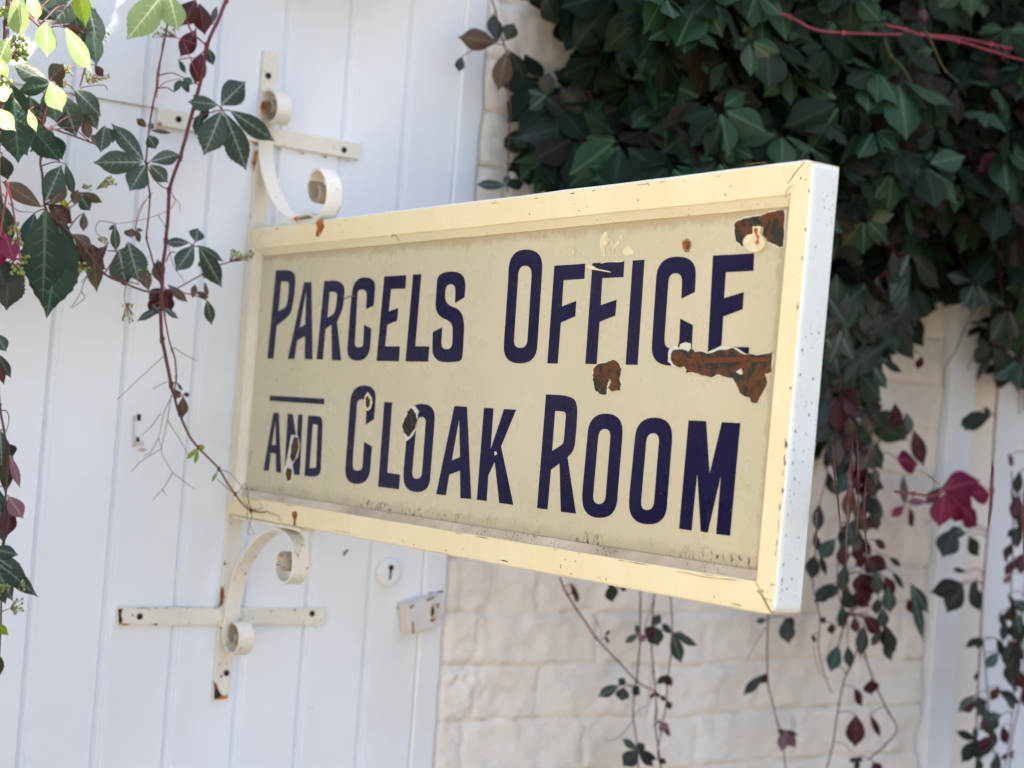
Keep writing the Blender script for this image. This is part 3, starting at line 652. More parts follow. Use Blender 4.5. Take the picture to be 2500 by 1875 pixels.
patch('enamel_chip_rim', [(510, 515), (560, 512), (578, 590), (560, 680), (520, 740), (525, 800), (512, 885), (478, 880), (455, 790), (480, 700), (498, 590)], 0, PX, HALO, PANEL, .0008, .8, 3, A2, .0008)
patch('enamel_chip', [(535, 525), (568, 532), (570, 610), (545, 700), (522, 722), (505, 690), (515, 600)], 0, PX, RUSTY, PANEL, .0012, 1, 3, A2, .0008)
patch('enamel_chip', [(488, 760), (520, 785), (508, 860), (482, 865), (468, 805)], 0, PX, RUSTY, PANEL, .0012, 1, 3, A2, .0008)
patch('rust_patch', [(1665, 100), (1695, 125), (1700, 165), (1680, 205), (1655, 210), (1635, 180), (1630, 135), (1648, 110)], 0, PX, m_chip('tan stain', (.36, .27, .15), (.30, .2, .1), (.45, .33, .18)), PANEL, .0005, 1, 2, B1)
patch('screw_head', [(1668, 120), (1688, 135), (1690, 170), (1672, 185), (1650, 175), (1648, 138)], 0, PX, ORANGE, PANEL, .0022, .8, 2, B1, .002)
patch('paint_drip', [(885, 318), (912, 308), (950, 315), (975, 335), (1082, 358), (1080, 366), (1000, 350), (930, 340)], 0, PX, SMEAR, PANEL, .0016, .3, 2, B1, .0012)
patch('paint_drip', [(2080, 640), (2095, 640), (2098, 660), (2084, 668)], 0, PX, SMEAR, PANEL, .001, .6, 2, (B2[0] - 1895 * .3165, B2[1]), .0008)
for q in ([(1010, 70), (1050, 50), (1070, 110), (1055, 150), (1030, 160), (1040, 230), (1065, 250), (1000, 235), (995, 130)], [(1060, 80), (1085, 100), (1110, 150), (1140, 110), (1150, 125), (1110, 190), (1100, 225), (1085, 160)], [(1150, 60), (1170, 90), (1165, 120), (1150, 95)], [(1190, 150), (1240, 165), (1262, 215), (1225, 235), (1180, 225), (1178, 180)], [(780, 200), (800, 170), (812, 200), (790, 240)], [(1000, 285), (1170, 272), (1180, 280), (1000, 292)]):
    patch('paint_smear', q, 0, PX, m_chip('pale smear', (.76, .68, .46), (.66, .58, .38), (.55, .51, .32)), PANEL, .0006, 2.2, 4, B1, .0004)
# rust, cracks and a thread on the frame face
patch('rust_patch', [(1005, 1260), (1030, 1235), (1065, 1235), (1075, 1300), (1060, 1350), (1025, 1400), (1005, 1390), (1012, 1320)], 0, 0, ORANGE, top, .0008, 1.2, 3, (500, 200), sc=.2712)
patch('rust_patch', [(1022, 830), (1070, 818), (1080, 860), (1070, 930), (1055, 1020), (1035, 1010), (1040, 930), (1015, 870)], 0, 0, ORANGE, bot, .0008, .8, 3, (530, 1100), sc=.1808)
patch('rust_patch', [(800, 1225), (840, 1210), (860, 1240), (825, 1258)], 0, .0, ORANGE, top, .0010, .8, 2, (500, 200), sc=.2712)
P = [un(550 + x * .3165, 550 + y * .3165, 0, -.0006) for x, y in ((1280, 92), (1292, 78), (1310, 76), (1322, 90), (1332, 110), (1341, 121))]
mb = MB(); mb.tube(cat_rom(P, 4), .0005, .0003, 5); mb.build('stray_thread', BLACK, top)
P = [un(550 + x * .3165, 550 + y * .3165, 0, PX - .0012) for x, y in ((912, 576), (935, 558), (965, 547), (998, 546))]
mb = MB(); mb.tube(cat_rom(P, 4), .0006, .0007, 5); mb.build('stray_thread', TEND, PANEL)
def crackline(pts, par, val=0, wpx=1.2):
    pts = [Vector(p) for p in pts]; R1 = []; R2 = []
    for i, p in enumerate(pts):
        t = (pts[min(i + 1, len(pts) - 1)] - pts[max(i - 1, 0)]).normalized(); nn = Vector((-t.y, t.x)); ww = wpx * (random.uniform(.4, 1) if 0 < i < len(pts) - 1 else .15)
        R1.append(tuple(p + nn * ww)); R2.append(tuple(p - nn * ww))
    patch('crack', R1 + R2[::-1], 0, val, CRACK, par, .0005, .25, 2)
s6 = .1808
crackline([(1750 + x * s6, 350 + y * s6) for x, y in ((1200, 215), (1150, 300), (1090, 360), (1040, 430), (960, 545))], top)
crackline([(1750 + x * s6, 350 + y * s6) for x, y in ((1035, 560), (980, 600), (945, 650), (930, 740))], rig, wpx=.8)
crackline([(1850 + x * s6, 1250 + y * s6) for x, y in ((0, 1055), (60, 1130), (110, 1230), (160, 1330), (215, 1395))], rig)
crackline([(1150 + x * .3617 - 50, 1350 + y * .3617) for x, y in ((1520, 125), (1600, 135), (1700, 160), (1800, 172), (1880, 178), (1950, 185))], bot, wpx=.7)
crackline([(1750 + x * s6, 350 + y * s6) for x, y in ((370, 295), (450, 280), (520, 270), (600, 262), (680, 255))], top, wpx=1.3)
for x, y, r in ((1250, 640, 10), (1203, 1165, 11), (1160, 1540, 8)): patch('paint_loss', [(1750 + (x + r * math.cos(a) * .8) * s6, 350 + (y + 2.2 * r * math.sin(a)) * s6) for a in (0, 1, 2, 3, 4, 5)], 0, 0, CRACK, rig, .0005, .5, 2)
for x, y in ((78, 690), (62, 850), (40, 1100)): patch('paint_loss', [(1900 + (x + 6 * math.cos(a)) * .2712, 900 + (y + 28 * math.sin(a)) * .2712) for a in (0, 1, 2, 3, 4, 5)], 0, 0, CRACK, rig, .0005, .5, 2)
for k in range(46):
    t = random.random(); y = YA + (YB - YA) * t; z = random.choice((random.uniform(1.832, 1.855), random.uniform(1.443, 1.465))) ; r = random.uniform(.0003, .0011)
    W = [Vector((0, y + r * random.uniform(.5, 1.8) * math.cos(a), z + r * random.uniform(.4, 1.2) * math.sin(a))) for a in (0, 1.2, 2.4, 3.7, 5)]
    slab('speck', [W], 0, .0004, CRACK, top if z > 1.6 else bot, .0004)
random.seed(5)
def wear(y, z, ly, lz, par, mat=None, x=0.0):
    n = random.randint(6, 9); W = []
    for k in range(n):
        a = 2 * PI * k / n; q = random.uniform(.35, 1); W.append(Vector((x, y + ly * q * math.cos(a), z + lz * q * math.sin(a))))
    slab('paint_loss', [W], 0, .00045, mat or CRACK, par, .0004)
PALE = m_chip('greyish worn paint', (.50, .44, .30), (.42, .34, .22), (.60, .52, .36))
for k in range(16): t = random.random(); wear(YA + (YL - YA) * t, ZA + .0042 + random.uniform(0, .002), random.uniform(.002, .012), random.uniform(.0004, .0012), bot, random.choice((CRACK, PALE)))
for k in range(13): t = random.random() ** .7; wear(YA + (YT - YA) * t, ZB - .0045 - random.uniform(0, .002), random.uniform(.002, .012), random.uniform(.0004, .0012), top, random.choice((CRACK, PALE)))
for k in range(13): t = random.random(); z = ZA + (ZB - ZA) * t; wear(YL + (YT - YL) * t + .0048, z, random.uniform(.0004, .0013), random.uniform(.002, .009), rig, random.choice((CRACK, CRACK, PALE)))
for k in range(12): t = random.random(); wear(YA + (YB - YA) * t, ZA + .0275, random.uniform(.003, .02), random.uniform(.0003, .0009), bot, random.choice((CRACK, PALE)))
for k in range(12): wear(YB + .02 + random.gauss(0, .01), ZA + .02 + random.gauss(0, .006), random.uniform(.0008, .003), random.uniform(.0005, .002), bot, PALE)
GREYD = m_chip('grey grime', (.16, .15, .13), (.28, .27, .24), (.08, .07, .06))
# specks and cracks on the white end of the board
for k in range(34):
    t = random.random() ** 1.6; z = ZA + .012 + (ZB - ZA - .03) * t; x = random.choice((random.uniform(.006, .031), .0055)); r = random.uniform(.0003, .0008); ye = YL + (YT - YL) * ((z - ZA) / (ZB - ZA))
    slab('speck', [[Vector((x + r * math.cos(a), ye, z + r * random.uniform(1, 3) * math.sin(a))) for a in (0, 1, 2, 3, 4, 5)]], 1, .0006, GREYD, rig, .0008)
#VEG
# ------------------------------------------------------------------ creeper: leaves, stems, tendrils, flower clusters
PROF = [(0, .05), (.08, .26), (.2, .56), (.33, .84), (.46, .98), (.58, 1), (.68, .90), (.77, .66), (.85, .36), (.92, .15), (1, 0)]
def leaflet(mb, B, T, wid, nrm, mat=0, fold=.35, bend=.15, nl=20, serr=.06, twist=0.0, wave=.02):
    """one leaflet from stalk end B to tip T: ovate, long pointed, toothed, folded along its midrib"""
    a = T - B; L = a.length; a = a / L; n = (nrm - a * nrm.dot(a)); n = n.normalized() if n.length > 1e-4 else Vector((0, -1, 0)); s = a.cross(n).normalized()
    V = []; U = []; F = []; cols = (-1, -.55, 0, .55, 1); ph = random.uniform(0, 6)
    for i in range(nl + 1):
        t = i / nl
        tt = max(t, .0)
        k_ = next(j for j in range(1, len(PROF)) if t <= PROF[j][0] + 1e-6); (ta, wa), (tb, wb_) = PROF[k_ - 1], PROF[k_]; w_ = wa + (wb_ - wa) * (t - ta) / (tb - ta)
        hw = wid / 2 * w_ * 1.04
        if serr and .12 < t < .95: hw *= 1 + serr * (1 if i % 2 else -1) * (.4 + 1.2 * t)
        cen = B + a * (L * t) + n * (-bend * L * (t - .0) ** 2 + bend * L * .35 * t)
        tw = twist * (t - .3)
        for c in cols:
            x = c * hw; zf = -fold * abs(x) * .6 + fold * .25 * x * x / max(wid, 1e-4) + wave * wid * math.sin(ph + t * 9 + c * 2) * abs(c)
            V.append(cen + s * (x * math.cos(tw)) + n * (zf + x * math.sin(tw))); U.append((c * w_, t))
    for i in range(nl):
        for k in range(4): F.append((i * 5 + k, i * 5 + k + 1, i * 5 + 6 + k, i * 5 + 5 + k))
    mb.add(V, F, U, mat)
def pxw(w_, y, p): return w_ * ((un(p[0], p[1], 1, y) - CAM).dot(CF)) / FPX
LMATS = [LEAFS[k] for k in LK]
REG = {}
def petiole(mb, parent, px, y, m, r=.0009):
    best = None
    for line, yy in REG.get(parent.name, []):
        for i in range(len(line) - 1):
            a = Vector(line[i][:2]); b_ = Vector(line[i + 1][:2]); P = Vector(px); t = max(0, min(1, (P - a).dot(b_ - a) / max(1e-6, (b_ - a).length_squared))); q = a + (b_ - a) * t; d = (P - q).length
            if best is None or d < best[0]: best = (d, q, yy)
    if best and 3 < best[0] < 120:
        d, q, yy = best; A = un(q.x, q.y, 1, yy); B = un(px[0], px[1], 1, y); M_ = A.lerp(B, .5) + Vector((0, -.004, .12 * (B - A).length)); n0 = len(mb.m); mb.tube(cat_rom([A, M_, B], 5), r, r * .8, 6)
        for k in range(n0, len(mb.m)): mb.m[k] = m
def vine_leaf(parent, spec, y, name='leaf', stalk=None, label=None, sun=0):
    """spec: list of (base px, tip px, width px, colour key[, fold, bend]) in photograph coordinates; the leaf hangs at depth y"""
    bs = [q[0] for q in spec]
    if not stalk and len(spec) > 1 and max(math.hypot(a[0] - b_[0], a[1] - b_[1]) for a in bs for b_ in bs) > 14:
        for q in spec: vine_leaf(parent, [q], y, name, None, label, sun)
        return
    mb = MB()
    for q in spec:
        b_, t_, wd, ck = q[:4]; fold = q[4] if len(q) > 4 else random.uniform(.25, .5); bend = q[5] if len(q) > 5 else random.uniform(.05, .2)
        dy = q[6] if len(q) > 6 else random.uniform(-.012, .012)
        B = un(b_[0], b_[1], 1, y); T = un(t_[0], t_[1], 1, y + dy)
        nr = (CAM - B).normalized() * .75 + Vector((random.uniform(-.35, .35), -.5, random.uniform(.0, .45)))
        if sun: nr = (CAM - B).normalized() + SUN * sun * 1.25
        leaflet(mb, B, T, pxw(wd, y, b_), nr, LK.index(ck), fold, bend, serr=.035 if wd > 58 else .014, nl=24 if wd > 58 else 14, twist=random.uniform(-.3, .3))
    if not stalk:
        bx = sum(b[0] for b in bs) / len(bs); by = sum(b[1] for b in bs) / len(bs); petiole(mb, parent, (bx, by), y, len(LMATS))
    if stalk:
        for st in stalk:
            P = cat_rom([un(a, b_, 1, y - .001) for a, b_ in st], 5); mb2n = len(mb.m); mb.tube(P, .0010, .0008, 6)
            for k in range(mb2n, len(mb.m)): mb.m[k] = len(LMATS)
    return mb.build(name, LMATS + [STEMR], parent, smooth=True, label=label)
def unv(px, py, y):
    p = un(px, py, 1, y)
    if px > 548 and p.x > -.004 and 1150 < py < 1300: p = un(px, py, 0, -.0035)
    return p
def stem(parent, px, y, r, mat=STEMR, name='stem', r1=None, n=8, segs=6, wob=.0010, knots=True):
    P = []; REG.setdefault(parent.name, []).append((px, y))
    for i, q in enumerate(px):
        yy = q[2] if len(q) > 2 else y; P.append(unv(q[0], q[1], yy))
    P = cat_rom(P, segs)
    P = [p + Vector((wob * noise.noise(p * 40), wob * noise.noise(p * 40 + Vector((9, 0, 0))), 0)) for p in P]
    mb = MB(); mb.tube(P, r, r1 if r1 else r * .8, n)
    if knots:
        for q in px[1:-1:2]:
            c = unv(q[0], q[1], q[2] if len(q) > 2 else y); u = Vector((0, 0, 1))
            mb.tube([c - u * r * 1.8, c - u * r * .6, c + u * r * .6, c + u * r * 1.6], r * 1.0, r * 1.45, 7)
    return mb.build(name, mat, parent, smooth=True)
def wires(parent, lines, y, r=.0006, mat=TEND, name='tendril'):
    for px in lines:
        mb = MB(); mb.tube(cat_rom([unv(q[0], q[1], y) for q in px], 5), r, r * .6, 5)
        mb.build(name, mat, parent, smooth=True)
def buds(parent, cx, cy, w_, h_, y, n=16, r=.0020, stalk=None, name='flower_cluster'):
    mb = MB(); root = un(*(stalk or (cx - w_ / 2, cy)), 1, y)
    for k in range(n):
        p = un(cx + random.uniform(-.5, .5) * w_, cy + random.uniform(-.5, .5) * h_, 1, y + random.uniform(-.006, .006))
        m1 = root.lerp(p, .55) + Vector((0, 0, random.uniform(-.002, .003)))
        mb.tube([root, m1, p], .0005, .0004, 4)
        V = []; F = []; rr = r * random.uniform(.7, 1.2)
        for j in range(5):
            th = PI * j / 4
            for i in range(6): V.append(p + Vector((math.sin(th) * math.cos(i * PI / 3) * rr, math.sin(th) * math.sin(i * PI / 3) * rr, math.cos(th) * rr * 1.25)))
        for j in range(4):
            for i in range(6): F.append((j * 6 + i, j * 6 + (i + 1) % 6, j * 6 + 6 + (i + 1) % 6, j * 6 + 6 + i))
        mb.add(V, F, m=1)
    return mb.build(name, [TEND, BUD], parent, smooth=True)

GL = 'creepers hanging over the white door'
# A: the crimson vine crossing to the corner of the sign
va = empty('creeper_vine', un(412, 460, 1, -.14), 'crimson stemmed creeper with five fingered leaves trailing onto the lower corner of the sign', 'vine', GL)
YAv = -.14
stem(va, [(575, -60), (553, 0), (530, 55), (505, 112), (492, 190), (478, 240), (463, 300), (440, 385), (420, 440), (413, 466), (411, 520), (405, 590), (398, 650), (394, 720), (392, 790), (396, 830), (408, 890), (418, 940), (424, 962)], YAv, .0027, r1=.0024, segs=8)
stem(va, [(424, 962), (438, 1010), (462, 1062), (484, 1092), (512, 1122), (534, 1144), (556, 1180), (574, 1206, -.10), (596, 1234, -.07), (612, 1246, -.07), (640, 1251, -.07), (650, 1248, -.07)], YAv, .0018, r1=.0008, segs=6)
stem(va, [(455, 50), (470, 80), (505, 112)], YAv, .0014, r1=.0012, mat=STEMP)
vine_leaf(va, [((540, 256), (602, 197), 62, 'g', .3, .1), ((532, 256), (460, 246), 38, 'g', .55, .2), ((541, 272), (499, 378), 68, 'g', .3, .15), ((548, 276), (608, 420), 62, 'g', .35, .15), ((562, 270), (680, 348), 46, 'g', .5, .2)], -.16,
          stalk=[[(468, 292), (500, 278), (542, 268)], [(542, 268), (540, 256)], [(542, 268), (532, 256)], [(542, 268), (548, 276)], [(542, 268), (562, 270)]])
vine_leaf(va, [((478, 590), (484, 556), 40, 'g', .2, .05), ((463, 592), (401, 590), 24, 'g', .5, .2), ((473, 600), (429, 662), 46, 'g', .3, .1), ((486, 602), (546, 706), 46, 'g', .4, .15), ((482, 598), (550, 640), 20, 'g', .6, .25)], -.155,
          stalk=[[(405, 640), (415, 618), (428, 615)], [(468, 600), (478, 590)], [(468, 600), (463, 592)], [(468, 600), (486, 602)]])
vine_leaf(va, [((492, 275), (478, 330), 26, 'd'), ((505, 255), (495, 300), 24, 'd')], -.13)
vine_leaf(va, [((478, 0), (440, 62), 52, 'r'), ((488, 10), (500, 85), 44, 'r', .3, .1)], -.12, label='dark red leaf behind the crimson stem')
vine_leaf(va, [((478, 75), (442, 138), 44, 'r', .2, .1), ((492, 130), (478, 205), 46, 'r', .3, .1)], -.11)
vine_leaf(va, [((508, 118), (522, 160), 24, 'g'), ((515, 60), (533, 12), 16, 'g'), ((436, 145), (455, 180), 14, 'd'), ((462, 205), (446, 212), 34, 'd', .5)], -.12)
vine_leaf(va, [((398, 705), (362, 730), 30, 'r'), ((395, 712), (372, 775), 42, 'r'), ((402, 712), (415, 768), 40, 'r'), ((404, 706), (424, 728), 26, 'r'), ((392, 690), (378, 640), 28, 'b'), ((398, 680), (384, 632), 24, 'g')], -.13, label='dark red leaf cluster on the crimson stem')
vine_leaf(va, [((393, 750), (333, 784), 18, 'g', .5), ((396, 748), (438, 778), 15, 'g', .6), ((372, 745), (395, 765), 18, 'g')], -.16)
vine_leaf(va, [((410, 695), (460, 738), 22, 'b', .5), ((470, 728), (478, 690), 16, 'b'), ((500, 688), (508, 725), 13, 'b', .6), ((478, 712), (512, 728), 16, 'b'), ((505, 732), (519, 796), 26, 'g', .4)], -.135, stalk=[[(405, 712), (440, 714), (478, 722), (505, 733)]])
vine_leaf(va, [((510, 655), (497, 680), 18, 'b')], -.135, stalk=[[(402, 720), (440, 700), (490, 672), (530, 650), (560, 640), (590, 632)]])
buds(va, 590, 624, 62, 26, -.12, 22, .0019, stalk=(560, 640))
buds(va, 498, 648, 30, 26, -.135, 10, .0016)
vine_leaf(va, [((424, 962), (445, 958), 18, 'b'), ((447, 968), (447, 1022), 26, 'b', .3, .1), ((448, 964), (464, 962), 12, 'r'), ((432, 934), (446, 955), 8, 'g')], -.14)
vine_leaf(va, [((484, 1094), (453, 1122), 12, 'y'), ((484, 1098), (474, 1136), 10, 'y'), ((484, 1094), (500, 1090), 14, 'y')], -.14)
vine_leaf(va, [((532, 1150), (516, 1178), 8, 'y')], -.14)
wires(va, [[(404, 866), (350, 915), (286, 976)], [(420, 965), (400, 1010), (392, 1050), (388, 1068), (394, 1096)], [(418, 965), (408, 1030), (394, 1096), (402, 1120), (421, 1154)], [(421, 1154), (400, 1190), (372, 1222)], [(421, 1154), (474, 1194)], [(397, 1195), (406, 1210)], [(394, 1096), (366, 1112), (340, 1130), (320, 1153)], [(392, 1010), (370, 1040), (346, 1063)], [(388, 1068), (367, 1104), (352, 1112)], [(409, 1026), (440, 1075), (462, 1115)], [(408, 932), (390, 940), (374, 950)], [(423, 848), (455, 868), (480, 880)], [(536, 1146), (560, 1155), (590, 1190), (594, 1220), (610, 1240)], [(530, 1170), (575, 1205), (598, 1180), (606, 1215), (604, 1265), (622, 1305)], [(596, 1190), (614, 1250), (606, 1300), (618, 1306)], [(650, 1248), (665, 1255), (684, 1262)], [(612, 1246), (640, 1240), (634, 1228)], [(421, 480), (436, 495), (441, 518)], [(419, 470), (427, 490), (415, 510), (385, 525), (330, 540), (285, 546)], [(285, 546), (245, 540), (234, 555), (238, 572), (262, 592), (240, 640), (215, 670)], [(385, 525), (405, 560), (420, 640), (445, 680), (450, 690)], [(372, 470), (340, 510), (330, 558)]], -.145, .0006)
# B: the thin vine beside it
vb2 = empty('creeper_vine', un(360, 400, 1, -.18), 'thin dark red creeper with a six fingered leaf, left of the crimson stem', 'vine', GL)
stem(vb2, [(412, -30), (410, 45), (396, 120), (385, 180), (382, 214), (372, 262), (362, 330), (358, 400), (362, 450), (366, 480), (360, 550), (358, 582), (368, 620), (382, 670), (394, 700), (402, 770), (412, 822), (420, 855), (428, 880), (430, 920), (424, 962)], -.17, .0013, STEMR, segs=6)
vine_leaf(vb2, [((352, 393), (274, 299), 44, 'g', .4, .15), ((348, 396), (231, 396), 56, 'g', .35, .15), ((356, 402), (317, 466), 56, 'g', .3, .1), ((366, 402), (411, 446), 38, 'g', .35, .1), ((366, 395), (446, 372), 38, 'g', .4, .15), ((362, 330), (382, 366), 32, 'g', .4, .2)], -.19, stalk=[[(358, 402), (372, 430), (395, 455), (412, 462)], [(352, 393), (358, 402), (366, 395)]])
vine_leaf(vb2, [((358, 310), (334, 290), 18, 'b'), ((362, 314), (376, 300), 16, 'b'), ((366, 318), (424, 322), 12, 'b', .6)], -.18)
vine_leaf(vb2, [((402, -20), (310, 98), 74, 'p', .3, .1), ((412, -15), (437, 76), 60, 'p', .35, .1)], -.20, label='leaf tinted sunlit pale at the top edge', sun=.35)
vine_leaf(vb2, [((425, 225), (442, 192), 16, 'd'), ((448, 190), (470, 206), 26, 'd')], -.17)
wires(vb2, [[(385, 216), (405, 200), (440, 192)], [(400, 82), (440, 95), (480, 108)], [(382, 240), (392, 150), (398, 90)], [(448, 100), (478, 175), (487, 190)], [(330, 558), (345, 510), (365, 475)]], -.17, .0007, STEMP)
buds(vb2, 400, 78, 60, 24, -.18, 16, .0014, stalk=(430, 92))
# C: leaning cluster in the middle, hanging leaves left of the thin vine
vc = empty('creeper_vine', un(110, 520, 1, -.2), 'woody creeper spray with one very large drooping dark green leaf', 'vine', GL)
stem(vc, [(118, 318), (100, 385), (104, 430), (106, 470), (112, 512), (140, 540), (172, 570), (210, 610), (255, 668), (300, 690), (360, 712), (400, 712)], -.19, .0017, STEMB, segs=6)
stem(vc, [(208, 160), (195, 210)], -.19, .0012, STEMR); stem(vc, [(75, 370), (118, 318), (160, 325), (232, 352)], -.19, .0014, STEMR)
vine_leaf(vc, [((150, 520), (120, 778), 122, 'd', .25, .12)], -.185)
vine_leaf(vc, [((110, 515), (108, 733), 112, 'd', .25, .12)], -.21, label='very large dark green drooping leaf')
vine_leaf(vc, [((84, 520), (62, 608), 44, 'd', .4, .1)], -.19)
vine_leaf(vc, [((100, 505), (8, 440), 44, 'b', .35, .2)], -.2)
vine_leaf(vc, [((112, 490), (152, 400), 50, 'g', .4, .2), ((122, 500), (164, 445), 40, 'b', .4, .2), ((160, 400), (182, 480), 22, 'd', .5, .2)], -.2)
vine_leaf(vc, [((118, 500), (180, 545), 46, 'r', .3, .2), ((128, 495), (160, 560), 40, 'b', .3, .2), ((150, 480), (170, 545), 26, 'y', .3, .2), ((182, 500), (190, 462), 28, 'b')], -.18)
vine_leaf(vc, [((195, 478), (222, 516), 34, 'g', .3, .1), ((195, 470), (260, 494), 22, 'b', .6, .3), ((205, 520), (204, 565), 20, 'b')], -.17)
vine_leaf(vc, [((178, 572), (226, 606), 36, 'b', .3, .1), ((185, 590), (262, 660), 52, 'b', .3, .1), ((262, 600), (200, 660), 34, 'r', .3, .1), ((225, 600), (240, 715), 44, 'b', .3, .1), ((182, 615), (200, 668), 32, 'r', .3, .1)], -.18)
vine_leaf(vc, [((284, 548), (262, 562), 10, 'g'), ((280, 550), (284, 616), 24, 'g', .5), ((286, 612), (352, 632), 40, 'g', .4, .2), ((290, 610), (310, 702), 66, 'g', .3, .12), ((312, 590), (340, 690), 64, 'g', .3, .12), ((318, 580), (322, 556), 34, 'b'), ((332, 562), (345, 594), 16, 'b'), ((330, 560), (352, 562), 9, 'b'), ((345, 640), (364, 712), 30, 'b')], -.165, stalk=[[(255, 668), (285, 618), (262, 612)], [(262, 672), (300, 684), (340, 694)]])
wires(vc, [[(262, 592), (230, 645), (205, 690), (198, 712), (178, 745), (170, 750)], [(198, 712), (206, 728), (176, 752)], [(307, 700), (304, 728), (312, 760)], [(20, 495), (45, 515), (80, 518)], [(215, 670), (198, 690)]], -.18, .0007)
buds(vc, 205, 652, 26, 24, -.2, 12, .0017); buds(vc, 312, 765, 26, 46, -.17, 16, .0017, stalk=(308, 740)); buds(vc, 350, 662, 40, 40, -.17, 14, .0015, stalk=(345, 690)); buds(vc, 252, 585, 26, 20, -.18, 8, .0014)
buds(vc, 268, 446, 34, 26, -.19, 18, .0016, stalk=(235, 462)); buds(vc, 212, 458, 24, 16, -.19, 8, .0015)
# D: sunlit clump at the top left
vd = empty('creeper_vine', un(120, 200, 1, -.24), 'sunlit creeper clump in the upper left corner with toothed leaves and yellow buds', 'vine', GL)
stem(vd, [(20, -40), (14, 60), (8, 160), (2, 260), (-6, 420), (6, 520), (10, 640)], -.21, .0030, STEMB)
stem(vd, [(0, -20), (40, 10), (75, 45), (105, 75)], -.27, .0016, STEMP); stem(vd, [(60, -20), (78, 20), (102, 68)], -.27, .0013, TEND)
stem(vd, [(124, 205), (118, 250), (104, 300), (118, 318)], -.24, .0014, STEMR)
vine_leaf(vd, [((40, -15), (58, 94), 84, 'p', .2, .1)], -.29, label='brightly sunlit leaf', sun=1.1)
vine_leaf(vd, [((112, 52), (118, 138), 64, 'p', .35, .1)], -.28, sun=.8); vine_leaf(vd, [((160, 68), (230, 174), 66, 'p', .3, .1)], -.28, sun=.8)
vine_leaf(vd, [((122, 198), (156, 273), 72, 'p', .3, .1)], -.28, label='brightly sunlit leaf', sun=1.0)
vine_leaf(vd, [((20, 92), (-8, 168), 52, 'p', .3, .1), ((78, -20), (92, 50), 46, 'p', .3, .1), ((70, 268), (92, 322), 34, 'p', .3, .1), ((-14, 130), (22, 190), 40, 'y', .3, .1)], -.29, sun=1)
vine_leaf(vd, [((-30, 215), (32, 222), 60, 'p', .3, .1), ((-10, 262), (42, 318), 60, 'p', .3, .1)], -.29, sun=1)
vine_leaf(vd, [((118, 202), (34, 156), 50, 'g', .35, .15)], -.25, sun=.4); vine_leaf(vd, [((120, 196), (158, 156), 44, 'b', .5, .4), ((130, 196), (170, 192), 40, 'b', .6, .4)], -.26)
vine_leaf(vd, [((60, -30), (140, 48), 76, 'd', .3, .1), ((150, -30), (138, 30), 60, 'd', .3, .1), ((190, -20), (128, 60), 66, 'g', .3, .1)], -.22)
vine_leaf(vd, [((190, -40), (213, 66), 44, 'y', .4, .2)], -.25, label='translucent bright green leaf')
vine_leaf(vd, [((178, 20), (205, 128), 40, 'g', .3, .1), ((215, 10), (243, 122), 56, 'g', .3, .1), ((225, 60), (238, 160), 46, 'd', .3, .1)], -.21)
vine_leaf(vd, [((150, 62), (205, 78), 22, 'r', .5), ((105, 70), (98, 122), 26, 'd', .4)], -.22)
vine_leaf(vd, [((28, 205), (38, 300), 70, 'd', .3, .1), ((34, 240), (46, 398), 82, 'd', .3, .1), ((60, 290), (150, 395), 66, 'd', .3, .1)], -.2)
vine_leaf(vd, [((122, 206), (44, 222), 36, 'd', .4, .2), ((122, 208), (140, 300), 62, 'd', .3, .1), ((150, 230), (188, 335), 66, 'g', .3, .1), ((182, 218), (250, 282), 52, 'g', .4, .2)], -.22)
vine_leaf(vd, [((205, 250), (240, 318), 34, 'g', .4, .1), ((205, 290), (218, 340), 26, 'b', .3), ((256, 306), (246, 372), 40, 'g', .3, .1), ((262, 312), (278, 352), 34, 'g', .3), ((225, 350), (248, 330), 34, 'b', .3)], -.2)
vine_leaf(vd, [((232, 158), (252, 188), 20, 'r', .4)], -.2)
buds(vd, 42, 118, 52, 56, -.28, 34, .0026, stalk=(10, 138)); buds(vd, 12, 212, 30, 40, -.28, 16, .0026); buds(vd, 252, 84, 30, 32, -.2, 12, .0017, stalk=(240, 80)); buds(vd, 238, 190, 60, 24, -.2, 22, .0016, stalk=(212, 200)); buds(vd, 165, 172, 20, 22, -.24, 8, .0016); buds(vd, 5, 30, 24, 24, -.28, 10, .0024)
stem(vd, [(12, 140), (22, 128), (40, 126)], -.28, .0014, STEMP)
wires(vd, [[(32, 92), (46, 104), (52, 118)], [(195, 214), (205, 180), (212, 165)], [(195, 214), (220, 210), (255, 208), (262, 222)], [(40, 0), (80, 40), (100, 56)]], -.24, .0008, STEMR)
vine_leaf(vd, [((70, 235), (100, 330), 64, 'k', .3, .1)], -.17); vine_leaf(vd, [((20, 300), (70, 380), 60, 'd', .3, .1)], -.17); vine_leaf(vd, [((150, 10), (120, 40), 50, 'k'), ((232, 20), (222, 120), 44, 'k')], -.17)
vine_leaf(vd, [((5, 380), (20, 440), 40, 'k'), ((128, 330), (158, 392), 46, 'd', .3)], -.18)
